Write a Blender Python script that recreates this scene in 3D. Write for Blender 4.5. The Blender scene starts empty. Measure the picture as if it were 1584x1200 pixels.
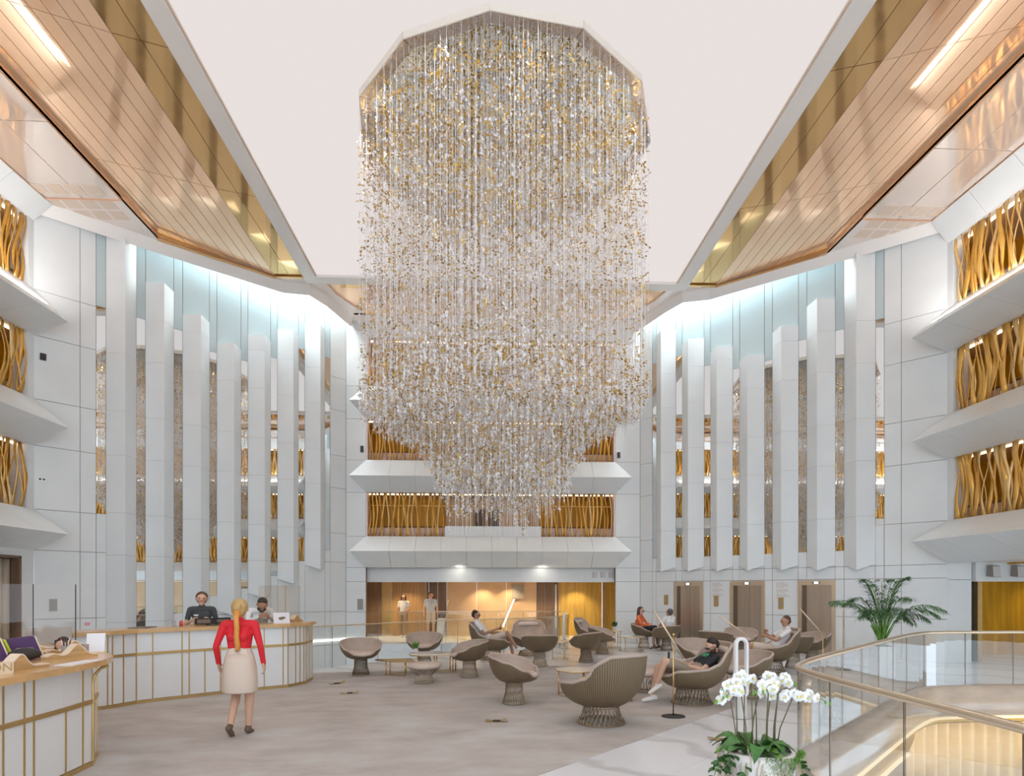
import bpy, bmesh, math, random
import numpy as np
from mathutils import Vector, Matrix
R = math.radians
sc = bpy.context.scene
C = sc.collection
# ---------------------------------------------------------------- camera
cam = bpy.data.cameras.new('camera')
cam.sensor_width = 36.0
cam.lens = 36.0 * 930.0 / 1584.0
cam.shift_y = 315.0 / 1584.0
cam.clip_start = 0.05
cam_ob = bpy.data.objects.new('camera', cam)
C.objects.link(cam_ob)
cam_ob.location = (0, 0, 1.8)
cam_ob.rotation_euler = (R(90), 0, R(-2.3))
sc.camera = cam_ob
# ---------------------------------------------------------------- world, exposure
wd = bpy.data.worlds.new('world'); sc.world = wd
wd.use_nodes = True
wd.node_tree.nodes['Background'].inputs[0].default_value = (0.87, 1.0, 1.13, 1)
wd.node_tree.nodes['Background'].inputs[1].default_value = 1.85
vs = sc.view_settings
vs.view_transform = 'Standard'; vs.look = 'None'; vs.gamma = 1.0
vs.use_curve_mapping = False
vs.exposure = 0.05
sc.cycles.max_bounces = 6; sc.cycles.diffuse_bounces = 4; sc.cycles.glossy_bounces = 3; sc.cycles.transmission_bounces = 4; sc.cycles.transparent_max_bounces = 10
sc.cycles.adaptive_threshold = 0.04; sc.cycles.use_light_tree = False
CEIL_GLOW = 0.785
COVE_GLOW = 11.0

def area(name, loc, rot, sx, sy, power, col=(1, 1, 1)):
    l = bpy.data.lights.new(name, 'AREA'); l.shape = 'RECTANGLE'
    l.size = sx; l.size_y = sy; l.energy = power; l.color = col
    o = bpy.data.objects.new(name, l); C.objects.link(o)
    o.location = loc; o.rotation_euler = rot
    return o

# cool light falling through the skylight slots over the two angled walls
area('slot_light_left', (-7.75, 17.75, 12.7), (0, 0, R(45)), 7.0, 0.30, 300, (0.88, 0.97, 1.0))
area('slot_light_right', (8.05, 17.95, 12.7), (0, 0, R(-45)), 7.4, 0.30, 300, (0.88, 0.97, 1.0))
# unseen fill lights added over the topmost ledges to brighten the ceiling
area('added_fill_left', (-10.2, 6.0, 8.62), (R(180), R(-38), 0), 0.25, 17, 230, (0.97, 0.95, 0.95))
area('added_fill_right', (10.9, 6.0, 8.5), (R(180), R(38), 0), 0.25, 17, 230, (0.97, 0.95, 0.95))
area('added_fill_back', (0.2, 20.75, 8.75), (R(180), 0, 0), 8.5, 0.25, 45, (1.0, 0.93, 0.88))
# ---------------------------------------------------------------- materials
MATS = {}
def nodes(m):
    m.use_nodes = True
    nt = m.node_tree
    return nt, nt.nodes, nt.links, nt.nodes['Principled BSDF']
def mat(name, col, rough=0.5, metal=0.0, var=0.0, scale=6.0, coat=0.0, emit=None, es=0.0, stretch=(1, 1, 1), bump=0.0, bscale=40.0, col2=None, spec=0.5, detail=4.0, object_space=False):
    m = bpy.data.materials.new(name)
    nt, N, L, b = nodes(m)
    b.inputs['Base Color'].default_value = (*col, 1)
    b.inputs['Roughness'].default_value = rough
    b.inputs['Metallic'].default_value = metal
    b.inputs['Coat Weight'].default_value = coat
    b.inputs['Coat Roughness'].default_value = 0.06
    b.inputs['Specular IOR Level'].default_value = spec
    if emit:
        b.inputs['Emission Color'].default_value = (*emit, 1)
        b.inputs['Emission Strength'].default_value = es
    if var or col2 or bump:
        if object_space:
            tc = N.new('ShaderNodeTexCoord'); src = tc.outputs['Object']
        else:
            tc = N.new('ShaderNodeNewGeometry'); src = tc.outputs['Position']
        mp = N.new('ShaderNodeMapping'); mp.inputs['Scale'].default_value = stretch
        L.new(src, mp.inputs['Vector'])
    if var or col2:
        nz = N.new('ShaderNodeTexNoise'); nz.inputs['Scale'].default_value = scale
        nz.inputs['Detail'].default_value = detail
        L.new(mp.outputs[0], nz.inputs['Vector'])
        rp = N.new('ShaderNodeValToRGB')
        c1 = tuple(max(0, c * (1 - var)) for c in col)
        c2 = col2 if col2 else tuple(min(1, c * (1 + var)) for c in col)
        rp.color_ramp.elements[0].position = 0.32; rp.color_ramp.elements[0].color = (*c1, 1)
        rp.color_ramp.elements[1].position = 0.68; rp.color_ramp.elements[1].color = (*c2, 1)
        L.new(nz.outputs['Fac'], rp.inputs['Fac'])
        L.new(rp.outputs[0], b.inputs['Base Color'])
    if bump:
        n2 = N.new('ShaderNodeTexNoise'); n2.inputs['Scale'].default_value = bscale
        L.new(mp.outputs[0], n2.inputs['Vector'])
        bp = N.new('ShaderNodeBump'); bp.inputs['Strength'].default_value = bump
        bp.inputs['Distance'].default_value = 0.02
        L.new(n2.outputs['Fac'], bp.inputs['Height'])
        L.new(bp.outputs[0], b.inputs['Normal'])
    MATS[name] = m
    return m
def emis(name, col, st):
    m = bpy.data.materials.new(name); m.use_nodes = True
    nt = m.node_tree; nt.nodes.clear()
    e = nt.nodes.new('ShaderNodeEmission'); e.inputs[0].default_value = (*col, 1); e.inputs[1].default_value = st
    o = nt.nodes.new('ShaderNodeOutputMaterial'); nt.links.new(e.outputs[0], o.inputs[0])
    MATS[name] = m; return m
def glass(name, tint=(0.97, 0.985, 0.98), refl=0.10, rough=0.0):
    m = bpy.data.materials.new(name); m.use_nodes = True
    nt = m.node_tree; nt.nodes.clear(); N = nt.nodes; L = nt.links
    t = N.new('ShaderNodeBsdfTransparent'); t.inputs[0].default_value = (*tint, 1)
    g = N.new('ShaderNodeBsdfGlossy'); g.inputs['Roughness'].default_value = rough
    lw = N.new('ShaderNodeLayerWeight'); lw.inputs[0].default_value = 0.25
    mu = N.new('ShaderNodeMath'); mu.operation = 'MULTIPLY_ADD'
    mu.inputs[1].default_value = 0.38; mu.inputs[2].default_value = refl * 0.4
    L.new(lw.outputs['Fresnel'], mu.inputs[0])
    mx = N.new('ShaderNodeMixShader'); L.new(mu.outputs[0], mx.inputs[0])
    L.new(t.outputs[0], mx.inputs[1]); L.new(g.outputs[0], mx.inputs[2])
    o = N.new('ShaderNodeOutputMaterial'); L.new(mx.outputs[0], o.inputs[0])
    MATS[name] = m; return m

mat('panel_white', (0.78, 0.80, 0.80), 0.32, var=0.025, scale=1.3, bump=0.0)
mat('panel_cool', (0.79, 0.815, 0.82), 0.30, var=0.02, scale=1.3)
mat('joint', (0.30, 0.19, 0.115), 0.5)
mat('paint_white', (0.80, 0.77, 0.75), 0.45)
mat('mirror', (0.78, 0.82, 0.84), 0.015, metal=1.0)
mat('reflection_pale', (0.56, 0.66, 0.68), 0.22, coat=0.5)  # blue-grey reflection of the upper mirror, put into the colour
mat('mirror_seam', (0.25, 0.24, 0.23), 0.4)
mat('cove_white', (0.72, 0.80, 0.82), 0.5)
mat('copper', (1.0, 0.66, 0.43), 0.05, metal=0.44, bump=0.10, bscale=1.1, var=0.03, scale=0.8)
mat('copper_deep', (0.74, 0.46, 0.20), 0.07, metal=0.8, bump=0.10, bscale=1.3)
mat('copper_joint', (0.80, 0.52, 0.36), 0.3, metal=0.6)
mat('ceiling_gloss', (0.80, 0.68, 0.60), 0.07, coat=1.0, metal=0.35, var=0.03, scale=0.7, spec=0.9)
mat('ceiling_pink', (0.80, 0.70, 0.65), 0.3, coat=0.4)
mat('grille', (0.70, 0.56, 0.44), 0.35, coat=0.5)
mat('frame_white', (0.84, 0.80, 0.77), 0.4)
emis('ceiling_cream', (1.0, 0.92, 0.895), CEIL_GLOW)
emis('cove_light', (0.92, 0.98, 1.0), COVE_GLOW)
emis('led_warm', (1.0, 0.80, 0.52), 5.0)
emis('led_white', (1.0, 0.93, 0.82), 4.0)
emis('bead_glow', (1.0, 0.80, 0.52), 1.5)
emis('lamp_glow', (1.0, 0.86, 0.62), 14.0)
emis('curtain_glow', (1.0, 0.80, 0.50), 2.2)
mat('slat_gold', (0.80, 0.44, 0.09), 0.30, metal=0.35, coat=0.3, var=0.18, scale=1.5, stretch=(3, 3, 0.4))
mat('slat_amber', (0.62, 0.31, 0.05), 0.32, metal=0.35, coat=0.3, var=0.18, scale=1.5, stretch=(3, 3, 0.4))
mat('slat_pale', (0.86, 0.58, 0.24), 0.30, metal=0.35, coat=0.3, var=0.15, scale=1.5, stretch=(3, 3, 0.4))
mat('gallery_gold', (0.68, 0.34, 0.008), 0.45, var=0.2, scale=2.2, stretch=(4, 4, 0.3))
mat('gallery_tan', (0.66, 0.46, 0.28), 0.5, var=0.06, scale=1.2)
mat('gallery_dark', (0.13, 0.08, 0.045), 0.5)
mat('gallery_rail', (0.80, 0.62, 0.55), 0.4)
mat('brass', (0.78, 0.55, 0.24), 0.24, metal=1.0)
mat('brass_satin', (0.62, 0.43, 0.19), 0.38, metal=0.85, var=0.06, scale=5)
mat('champagne', (0.80, 0.66, 0.50), 0.28, metal=0.9)
mat('steel_warm', (0.55, 0.46, 0.37), 0.30, metal=0.9, var=0.08, scale=1.5, stretch=(6, 6, 0.3))
mat('steel_dark', (0.22, 0.17, 0.13), 0.32, metal=0.8)
mat('dark', (0.03, 0.026, 0.024), 0.45)
mat('black', (0.015, 0.015, 0.017), 0.5)
mat('grey_box', (0.33, 0.30, 0.27), 0.5)
mat('grey_light', (0.62, 0.60, 0.58), 0.45)
mat('white_plastic', (0.84, 0.83, 0.84), 0.3)
mat('wood_wall', (0.42, 0.25, 0.105), 0.42, var=0.22, scale=3.0, stretch=(5, 5, 0.25))
mat('wood_gold', (0.62, 0.40, 0.08), 0.42, var=0.2, scale=3.0, stretch=(5, 5, 0.25))
mat('wood_dark', (0.19, 0.115, 0.07), 0.45, var=0.2, scale=3.0, stretch=(5, 5, 0.25))
mat('wood_counter', (0.66, 0.40, 0.17), 0.30, coat=0.4, var=0.10, scale=2.2, stretch=(0.5, 4, 4))
mat('wood_wave', (0.60, 0.38, 0.17), 0.4, var=0.14, scale=4, stretch=(0.6, 0.6, 6))
mat('wood_edge', (0.83, 0.68, 0.52), 0.45)
mat('stone_brown', (0.56, 0.44, 0.34), 0.16, coat=0.5, var=0.14, scale=1.6, stretch=(1, 1, 3.0), detail=8)
mat('gold_soft', (0.74, 0.50, 0.17), 0.26, metal=0.75, var=0.05, scale=2)
mat('curtain', (0.90, 0.78, 0.58), 0.5)
mat('drape', (0.55, 0.46, 0.36), 0.7, var=0.12, scale=3, stretch=(5, 5, 0.2))
mat('desk_panel', (0.80, 0.81, 0.81), 0.16, coat=0.5, var=0.02, scale=1.5)
mat('wire', (0.30, 0.22, 0.145), 0.38, metal=0.55)
mat('fabric', (0.50, 0.40, 0.335), 0.85, var=0.07, scale=5, bump=0.15, bscale=300, object_space=True)
mat('fabric_seat', (0.64, 0.53, 0.46), 0.85, var=0.06, scale=5, bump=0.15, bscale=300, object_space=True)
mat('table_top', (0.82, 0.78, 0.73), 0.2, coat=0.4)
mat('table_gold', (0.74, 0.56, 0.30), 0.18, metal=0.85)
mat('soil', (0.07, 0.045, 0.03), 0.9)
mat('leaf', (0.055, 0.16, 0.035), 0.4, var=0.35, scale=9, object_space=True)
mat('leaf_light', (0.15, 0.33, 0.05), 0.42, var=0.3, scale=9, object_space=True)
mat('palm_leaf', (0.05, 0.14, 0.045), 0.42, var=0.35, scale=6, object_space=True)
mat('moss', (0.14, 0.30, 0.045), 0.8, var=0.4, scale=40)
mat('petal', (0.90, 0.90, 0.91), 0.45)
mat('petal_core', (0.86, 0.72, 0.14), 0.5)
mat('stem', (0.13, 0.12, 0.05), 0.5)
mat('twig', (0.62, 0.53, 0.44), 0.6)
mat('pot_white', (0.78, 0.73, 0.68), 0.5)
mat('skin', (0.66, 0.40, 0.28), 0.5)
mat('skin_tan', (0.46, 0.25, 0.155), 0.5)
mat('hair_dark', (0.028, 0.020, 0.016), 0.6)
mat('hair_brown', (0.10, 0.05, 0.028), 0.5)
mat('hair_blond', (0.52, 0.33, 0.13), 0.45, var=0.25, scale=30, stretch=(3, 3, .4))
mat('hair_ginger', (0.72, 0.30, 0.06), 0.45, var=0.25, scale=30, stretch=(3, 3, .4))
mat('hair_grey', (0.10, 0.09, 0.085), 0.6)
mat('shirt_red', (0.72, 0.018, 0.03), 0.75)
mat('skirt_cream', (0.72, 0.58, 0.48), 0.8)
mat('shirt_white', (0.82, 0.82, 0.83), 0.75)
mat('shirt_grey', (0.60, 0.60, 0.60), 0.75)
mat('shirt_bluegrey', (0.55, 0.60, 0.68), 0.75)
mat('top_charcoal', (0.06, 0.065, 0.068), 0.8)
mat('shirt_black', (0.02, 0.022, 0.026), 0.75)
mat('print_green', (0.08, 0.42, 0.22), 0.7)
mat('shirt_orange', (0.82, 0.19, 0.07), 0.75)
mat('shorts_taupe', (0.30, 0.24, 0.18), 0.8)
mat('shorts_beige', (0.66, 0.56, 0.47), 0.8)
mat('trouser_tan', (0.42, 0.29, 0.20), 0.8)
mat('trouser_dark', (0.025, 0.025, 0.03), 0.8)
mat('shoe_white', (0.80, 0.76, 0.72), 0.6)
mat('shoe_brown', (0.16, 0.10, 0.07), 0.6)
mat('purple', (0.09, 0.035, 0.13), 0.5)
mat('lime', (0.62, 0.78, 0.04), 0.5)
mat('paper', (0.84, 0.83, 0.86), 0.6)
mat('red_print', (0.75, 0.12, 0.12), 0.6)
mat('text_bronze', (0.42, 0.22, 0.12), 0.5)
mat('fascia_cream', (0.80, 0.74, 0.66), 0.35)
mat('silver_band', (0.62, 0.58, 0.58), 0.10, metal=1.0, bump=0.5, bscale=9)
mat('leaf_gold', (0.80, 0.55, 0.16), 0.30, metal=0.4)
mat('leaf_bronze', (0.50, 0.31, 0.09), 0.35, metal=0.5)
mat('crystal', (0.92, 0.91, 0.94), 0.12, coat=0.6)
mat('thread', (0.86, 0.82, 0.80), 0.3)
mat('red_box', (0.70, 0.07, 0.05), 0.5)
mat('bag_black', (0.035, 0.028, 0.026), 0.55)
glass('glass_rail')
glass('glass_screen', (0.95, 0.93, 0.91), 0.06)
glass('glass_cup', (0.93, 0.92, 0.93), 0.3)

def carpet_material():
    m = bpy.data.materials.new('carpet'); nt, N, L, b = nodes(m)
    g = N.new('ShaderNodeNewGeometry')
    mp = N.new('ShaderNodeMapping'); mp.inputs['Scale'].default_value = (0.8, 1.35, 1)
    mp.inputs['Rotation'].default_value = (0, 0, R(-14))
    L.new(g.outputs['Position'], mp.inputs['Vector'])
    n1 = N.new('ShaderNodeTexNoise'); n1.inputs['Scale'].default_value = 1.3; n1.inputs['Detail'].default_value = 7; n1.inputs['Roughness'].default_value = 0.62
    L.new(mp.outputs[0], n1.inputs['Vector'])
    r1 = N.new('ShaderNodeValToRGB')
    e = r1.color_ramp.elements
    e[0].position = 0.30; e[0].color = (0.47, 0.445, 0.42, 1)
    e[1].position = 0.72; e[1].color = (0.66, 0.66, 0.65, 1)
    k = e.new(0.48); k.color = (0.585, 0.535, 0.505, 1)
    L.new(n1.outputs['Fac'], r1.inputs['Fac'])
    n2 = N.new('ShaderNodeTexNoise'); n2.inputs['Scale'].default_value = 160; n2.inputs['Detail'].default_value = 2
    L.new(g.outputs['Position'], n2.inputs['Vector'])
    mx = N.new('ShaderNodeMixRGB'); mx.blend_type = 'MULTIPLY'; mx.inputs[0].default_value = 0.25
    L.new(r1.outputs[0], mx.inputs[1]); L.new(n2.outputs['Color'], mx.inputs[2])
    L.new(mx.outputs[0], b.inputs['Base Color'])
    bp = N.new('ShaderNodeBump'); bp.inputs['Strength'].default_value = 0.35; bp.inputs['Distance'].default_value = 0.01
    L.new(n2.outputs['Fac'], bp.inputs['Height']); L.new(bp.outputs[0], b.inputs['Normal'])
    b.inputs['Roughness'].default_value = 0.95; b.inputs['Specular IOR Level'].default_value = 0.1
    MATS['carpet'] = m
carpet_material()
def marble_material():
    m = bpy.data.materials.new('marble'); nt, N, L, b = nodes(m)
    g = N.new('ShaderNodeNewGeometry')
    n0 = N.new('ShaderNodeTexNoise'); n0.inputs['Scale'].default_value = 0.8; n0.inputs['Detail'].default_value = 8
    L.new(g.outputs['Position'], n0.inputs['Vector'])
    w = N.new('ShaderNodeTexWave'); w.inputs['Scale'].default_value = 0.35; w.inputs['Distortion'].default_value = 9; w.inputs['Detail'].default_value = 4
    w.wave_type = 'BANDS'; w.bands_direction = 'DIAGONAL'
    L.new(g.outputs['Position'], w.inputs['Vector'])
    r = N.new('ShaderNodeValToRGB'); e = r.color_ramp.elements
    e[0].position = 0.0; e[0].color = (0.62, 0.62, 0.64, 1); e[1].position = 0.12; e[1].color = (0.79, 0.80, 0.83, 1)
    L.new(w.outputs['Fac'], r.inputs['Fac'])
    L.new(r.outputs[0], b.inputs['Base Color'])
    b.inputs['Roughness'].default_value = 0.22
    MATS['marble'] = m
marble_material()
def shell_material():
    # taupe shell of close-set vertical wires over fabric: fine relief only
    m = bpy.data.materials.new('wire_shell'); nt, N, L, b = nodes(m)
    tc = N.new('ShaderNodeTexCoord')
    sp = N.new('ShaderNodeSeparateXYZ'); L.new(tc.outputs['Object'], sp.inputs[0])
    at = N.new('ShaderNodeMath'); at.operation = 'ARCTAN2'
    L.new(sp.outputs[0], at.inputs[0]); L.new(sp.outputs[1], at.inputs[1])
    mu = N.new('ShaderNodeMath'); mu.operation = 'MULTIPLY'; mu.inputs[1].default_value = 120
    L.new(at.outputs[0], mu.inputs[0])
    si = N.new('ShaderNodeMath'); si.operation = 'SINE'; L.new(mu.outputs[0], si.inputs[0])
    rp = N.new('ShaderNodeValToRGB'); rp.color_ramp.elements[0].color = (0.13, 0.092, 0.055, 1); rp.color_ramp.elements[1].color = (0.27, 0.195, 0.115, 1)
    rp.color_ramp.elements[0].position = 0.3; rp.color_ramp.elements[1].position = 0.7
    ma = N.new('ShaderNodeMath'); ma.operation = 'MULTIPLY_ADD'; ma.inputs[1].default_value = 0.5; ma.inputs[2].default_value = 0.5
    L.new(si.outputs[0], ma.inputs[0]); L.new(ma.outputs[0], rp.inputs['Fac']); L.new(rp.outputs[0], b.inputs['Base Color'])
    bp = N.new('ShaderNodeBump'); bp.inputs['Strength'].default_value = 0.4; bp.inputs['Distance'].default_value = 0.004
    L.new(si.outputs[0], bp.inputs['Height']); L.new(bp.outputs[0], b.inputs['Normal'])
    b.inputs['Roughness'].default_value = 0.45; b.inputs['Metallic'].default_value = 0.25
    MATS['wire_shell'] = m
shell_material()

# ---------------------------------------------------------------- mesh helpers
class MB:
    def __init__(self, T=None):
        self.v = []; self.f = []; self.mi = []; self.m = 0; self.T = T
    def add(self, vs, fs):
        k = len(self.v)
        if self.T: vs = [self.T(*p) for p in vs]
        self.v += [tuple(p) for p in vs]
        self.f += [tuple(i + k for i in f) for f in fs]
        self.mi += [self.m] * len(fs)
        return self
    def box(self, x0, x1, y0, y1, z0, z1):
        v = [(x, y, z) for z in (z0, z1) for y in (y0, y1) for x in (x0, x1)]
        return self.add(v, [(0, 2, 3, 1), (4, 5, 7, 6), (0, 1, 5, 4), (2, 6, 7, 3), (0, 4, 6, 2), (1, 3, 7, 5)])
    def prism(self, poly, z0, z1):
        n = len(poly)
        v = [(x, y, z0) for x, y in poly] + [(x, y, z1) for x, y in poly]
        f = [tuple(range(n - 1, -1, -1)), tuple(range(n, 2 * n))] + [(i, (i + 1) % n, n + (i + 1) % n, n + i) for i in range(n)]
        return self.add(v, f)
    def hull(self, ring0, ring1, caps=True):
        n = len(ring0)
        f = [(i, (i + 1) % n, n + (i + 1) % n, n + i) for i in range(n)]
        if caps: f += [tuple(range(n - 1, -1, -1)), tuple(range(n, 2 * n))]
        return self.add(list(ring0) + list(ring1), f)
    def bar(self, a, b, w, h=None):
        h = h or w
        a = Vector(a); b = Vector(b); d = (b - a).normalized()
        up = Vector((0, 0, 1)) if abs(d.z) < 0.95 else Vector((1, 0, 0))
        s = d.cross(up).normalized() * w / 2; t = s.cross(d).normalized() * h / 2
        return self.hull([a - s - t, a + s - t, a + s + t, a - s + t], [b - s - t, b + s - t, b + s + t, b - s + t])
    def tube(self, pts, r, n=6, closed=False, caps=True):
        pts = [Vector(p) for p in pts]; m = len(pts); rs = r if isinstance(r, (list, tuple)) else [r] * m
        V = []; prev = None
        for i, p in enumerate(pts):
            if closed: d = pts[(i + 1) % m] - pts[i - 1]
            else: d = pts[min(i + 1, m - 1)] - pts[max(i - 1, 0)]
            d = d.normalized() if d.length > 1e-9 else Vector((0, 0, 1))
            if prev is None:
                up = Vector((0, 0, 1)) if abs(d.z) < 0.9 else Vector((1, 0, 0))
                s = d.cross(up).normalized()
            else:
                s = (prev - d * prev.dot(d)).normalized()
            prev = s; t = d.cross(s)
            for k in range(n):
                a = 2 * math.pi * k / n
                V.append(p + (s * math.cos(a) + t * math.sin(a)) * rs[i])
        F = []
        for i in range(m if closed else m - 1):
            j = (i + 1) % m
            for k in range(n):
                F.append((i * n + k, i * n + (k + 1) % n, j * n + (k + 1) % n, j * n + k))
        if caps and not closed:
            F += [tuple(range(n - 1, -1, -1)), tuple((m - 1) * n + k for k in range(n))]
        return self.add(V, F)
    def lathe(self, prof, n=24, c=(0, 0, 0), sx=1, sy=1):
        V = []; F = []; m = len(prof)
        for r, z in prof:
            for k in range(n):
                a = 2 * math.pi * k / n
                V.append((c[0] + r * sx * math.cos(a), c[1] + r * sy * math.sin(a), c[2] + z))
        for i in range(m - 1):
            for k in range(n):
                F.append((i * n + k, i * n + (k + 1) % n, (i + 1) * n + (k + 1) % n, (i + 1) * n + k))
        F += [tuple(range(n - 1, -1, -1)), tuple((m - 1) * n + k for k in range(n))]
        return self.add(V, F)
    def ball(self, c, r, n=12, m=8):
        rx, ry, rz = r if isinstance(r, (tuple, list)) else (r, r, r)
        V = [(c[0], c[1], c[2] - rz)]; F = []
        for i in range(1, m):
            p = -math.pi / 2 + math.pi * i / m
            for k in range(n):
                a = 2 * math.pi * k / n
                V.append((c[0] + rx * math.cos(p) * math.cos(a), c[1] + ry * math.cos(p) * math.sin(a), c[2] + rz * math.sin(p)))
        V.append((c[0], c[1], c[2] + rz))
        for k in range(n): F.append((0, 1 + (k + 1) % n, 1 + k))
        for i in range(m - 2):
            for k in range(n):
                F.append((1 + i * n + k, 1 + i * n + (k + 1) % n, 1 + (i + 1) * n + (k + 1) % n, 1 + (i + 1) * n + k))
        b = 1 + (m - 2) * n; t = len(V) - 1
        for k in range(n): F.append((b + k, b + (k + 1) % n, t))
        return self.add(V, F)
    def mesh(self, name, mats, smooth=False):
        me = bpy.data.meshes.new(name)
        me.from_pydata(self.v, [], self.f)
        for m in (mats if isinstance(mats, (list, tuple)) else [mats]):
            me.materials.append(MATS[m])
        if any(self.mi): me.polygons.foreach_set('material_index', self.mi)
        if smooth:
            me.polygons.foreach_set('use_smooth', [True] * len(me.polygons))
        me.update()
        return me
    def fix(self, me):
        bm = bmesh.new(); bm.from_mesh(me); bmesh.ops.recalc_face_normals(bm, faces=bm.faces); bm.to_mesh(me); bm.free()
    def build(self, name, mats, parent=None, smooth=False, kind=None, fix=True):
        me = self.mesh(name, mats, smooth)
        if fix: self.fix(me)
        return put(name, me, parent, kind)
def put(name, me, parent=None, kind=None, loc=None, rot=None):
    o = bpy.data.objects.new(name, me); C.objects.link(o)
    if parent: o.parent = parent
    if kind: o['kind'] = kind
    if loc is not None: o.location = loc
    if rot is not None: o.rotation_euler = rot
    return o
def empty(name, loc=(0, 0, 0), rz=0.0):
    o = bpy.data.objects.new(name, None); C.objects.link(o)
    o.location = loc; o.rotation_euler = (0, 0, rz); o.empty_display_size = 0.1
    return o
def tag(o, label, cat, group=None):
    o['label'] = label; o['category'] = cat
    if group: o['group'] = group
    return o
def thing(name, label, cat, loc=(0, 0, 0), rz=0.0, group=None):
    return tag(empty(name, loc, rz), label, cat, group)
def struct(name):
    o = empty(name); o['kind'] = 'structure'; return o
def copy_tree(o, parent=None):
    c = o.copy(); C.objects.link(c)
    if parent: c.parent = parent
    for ch in list(o.children): copy_tree(ch, c)
    return c
def text(body, name, material, size, parent, loc, rot, depth=0.001):
    cu = bpy.data.curves.new(name, 'FONT'); cu.body = body; cu.size = size; cu.extrude = depth
    cu.align_x = 'CENTER'; cu.align_y = 'CENTER'
    o = bpy.data.objects.new(name, cu); C.objects.link(o)
    dg = bpy.context.evaluated_depsgraph_get()
    me = bpy.data.meshes.new_from_object(o.evaluated_get(dg))
    bpy.data.objects.remove(o)
    me.materials.clear(); me.materials.append(MATS[material])
    return put(name, me, parent, loc=loc, rot=rot)
# ================================================================ STRUCTURE
r2 = 2 ** -0.5
def frame(o, u, n):
    return lambda t, h, z: (o[0] + u[0] * t + n[0] * h, o[1] + u[1] * t + n[1] * h, z)
CL = (-10.946, 14.951); CR = (11.617, 14.746)
T_FL = frame(CL, (r2, r2), (r2, -r2))          # fin wall, left
T_FR = frame(CR, (-r2, r2), (-r2, -r2))        # fin wall, right
T_SL = frame(CL, (0, -1), (1, 0))              # side wall, left
T_SR = frame(CR, (0, -1), (-1, 0))             # side wall, right
FX0, FX1, FY = -4.90, 5.363, 21.0
T_FB = frame((FX0, FY), (1, 0), (0, -1))       # back facade
LV_L = dict(tip=(3.17, 5.70, 8.23), top=(3.80, 6.46, 9.11), bot=(2.81, 5.34, 8.0), head=10.75)
LV_R = dict(tip=(3.04, 5.53, 8.10), top=(3.60, 6.28, 8.96), bot=(2.52, 5.15, 7.85), head=10.60)
LV_B = dict(tip=(3.17, 5.71, 8.25), top=(3.72, 6.36, 8.92), bot=(2.64, 5.24, 7.78), head=10.6)
ZC = 11.15

# ---- floor
STAIR = [(3.0, 1.2), (3.0, 5.55), (3.04, 5.8), (3.16, 6.05), (3.34, 6.27), (7.75, 10.66), (8.1, 10.86), (8.5, 10.92), (19, 10.92)]
BACKRAIL = [(-5.6, 12.55), (-4.12, 14.13), (-2.6, 15.85), (-1.2, 17.2), (0.2, 18.1), (1.43, 18.7), (2.3, 19.6), (2.75, 20.97)]
fl = MB()
poly = [(-15, -3.5), (3.0, -3.5)] + STAIR + [(19, 21.0), (2.76, 21.0)] + BACKRAIL[::-1] + [(-9.3, 16.3), (-15, 16.3)]
fl.prism(poly, -0.25, -0.004)
floor = fl.build('floor', 'marble'); floor['kind'] = 'structure'
# marble slabs of the pale walkway between carpet and stair, laid along the diagonal
def clip(poly, a, b, c):
    out = []
    for i in range(len(poly)):
        p, q = poly[i], poly[(i + 1) % len(poly)]
        dp = a * p[0] + b * p[1] - c; dq = a * q[0] + b * q[1] - c
        if dp <= 0: out.append(p)
        if dp * dq < 0:
            s = dp / (dp - dq); out.append((p[0] + s * (q[0] - p[0]), p[1] + s * (q[1] - p[1])))
    return out
CE0 = (0.48, 5.86)
for i in range(-3, 12):
    for j in range(0, 4):
        a0, a1 = i * 1.25 + 0.003, (i + 1) * 1.25 - 0.003
        b0, b1 = j * 0.95 + 0.003, (j + 1) * 0.95 - 0.003
        q = [(CE0[0] + a * r2 + b * r2, CE0[1] + a * r2 - b * r2) for a, b in ((a0, b0), (a1, b0), (a1, b1), (a0, b1))]
        for cl in (((1, 0, 2.94),), ((-1, 0, -2.946), (1, -1, -2.99))):
            w = q
            for c in cl:
                if len(w) >= 3: w = clip(w, *c)
            w = [p for k, p in enumerate(w) if math.dist(p, w[k - 1]) > 1e-4] if len(w) >= 3 else []
            if len(w) >= 3:
                MB().prism(w, -0.02, 0.0 + 0.0004 * ((i * 7 + j) % 3)).build('marble_slab', 'marble', floor)
# carpet laid flush with the marble
cp = MB()
cp.prism([(-13, -3), (-8.4, -3), (0.48, 5.86), (3.36, 8.74), (6.2, 11.6), (6.5, 13.2), (5.2, 14.6), (2.6, 14.6), (0.3, 14.2), (-2.2, 13.75), (-4.0, 13.45), (-5.4, 12.2), (-9, 13.8), (-13, 13.8)], -0.004, 0.006)
carpet = cp.build('carpet', 'carpet')
carpet['kind'] = 'structure'
cf = MB(); cf.box(-9, 9, 20.99, 27.5, -0.25, 0.0)
corr_floor = cf.build('floor_corridor', 'marble'); corr_floor['kind'] = 'structure'
lf = MB(); lf.box(-16, 16, -3, 24, -3.3, -3.2)
lower = lf.build('floor_lower', 'panel_white'); lower['kind'] = 'structure'

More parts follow.
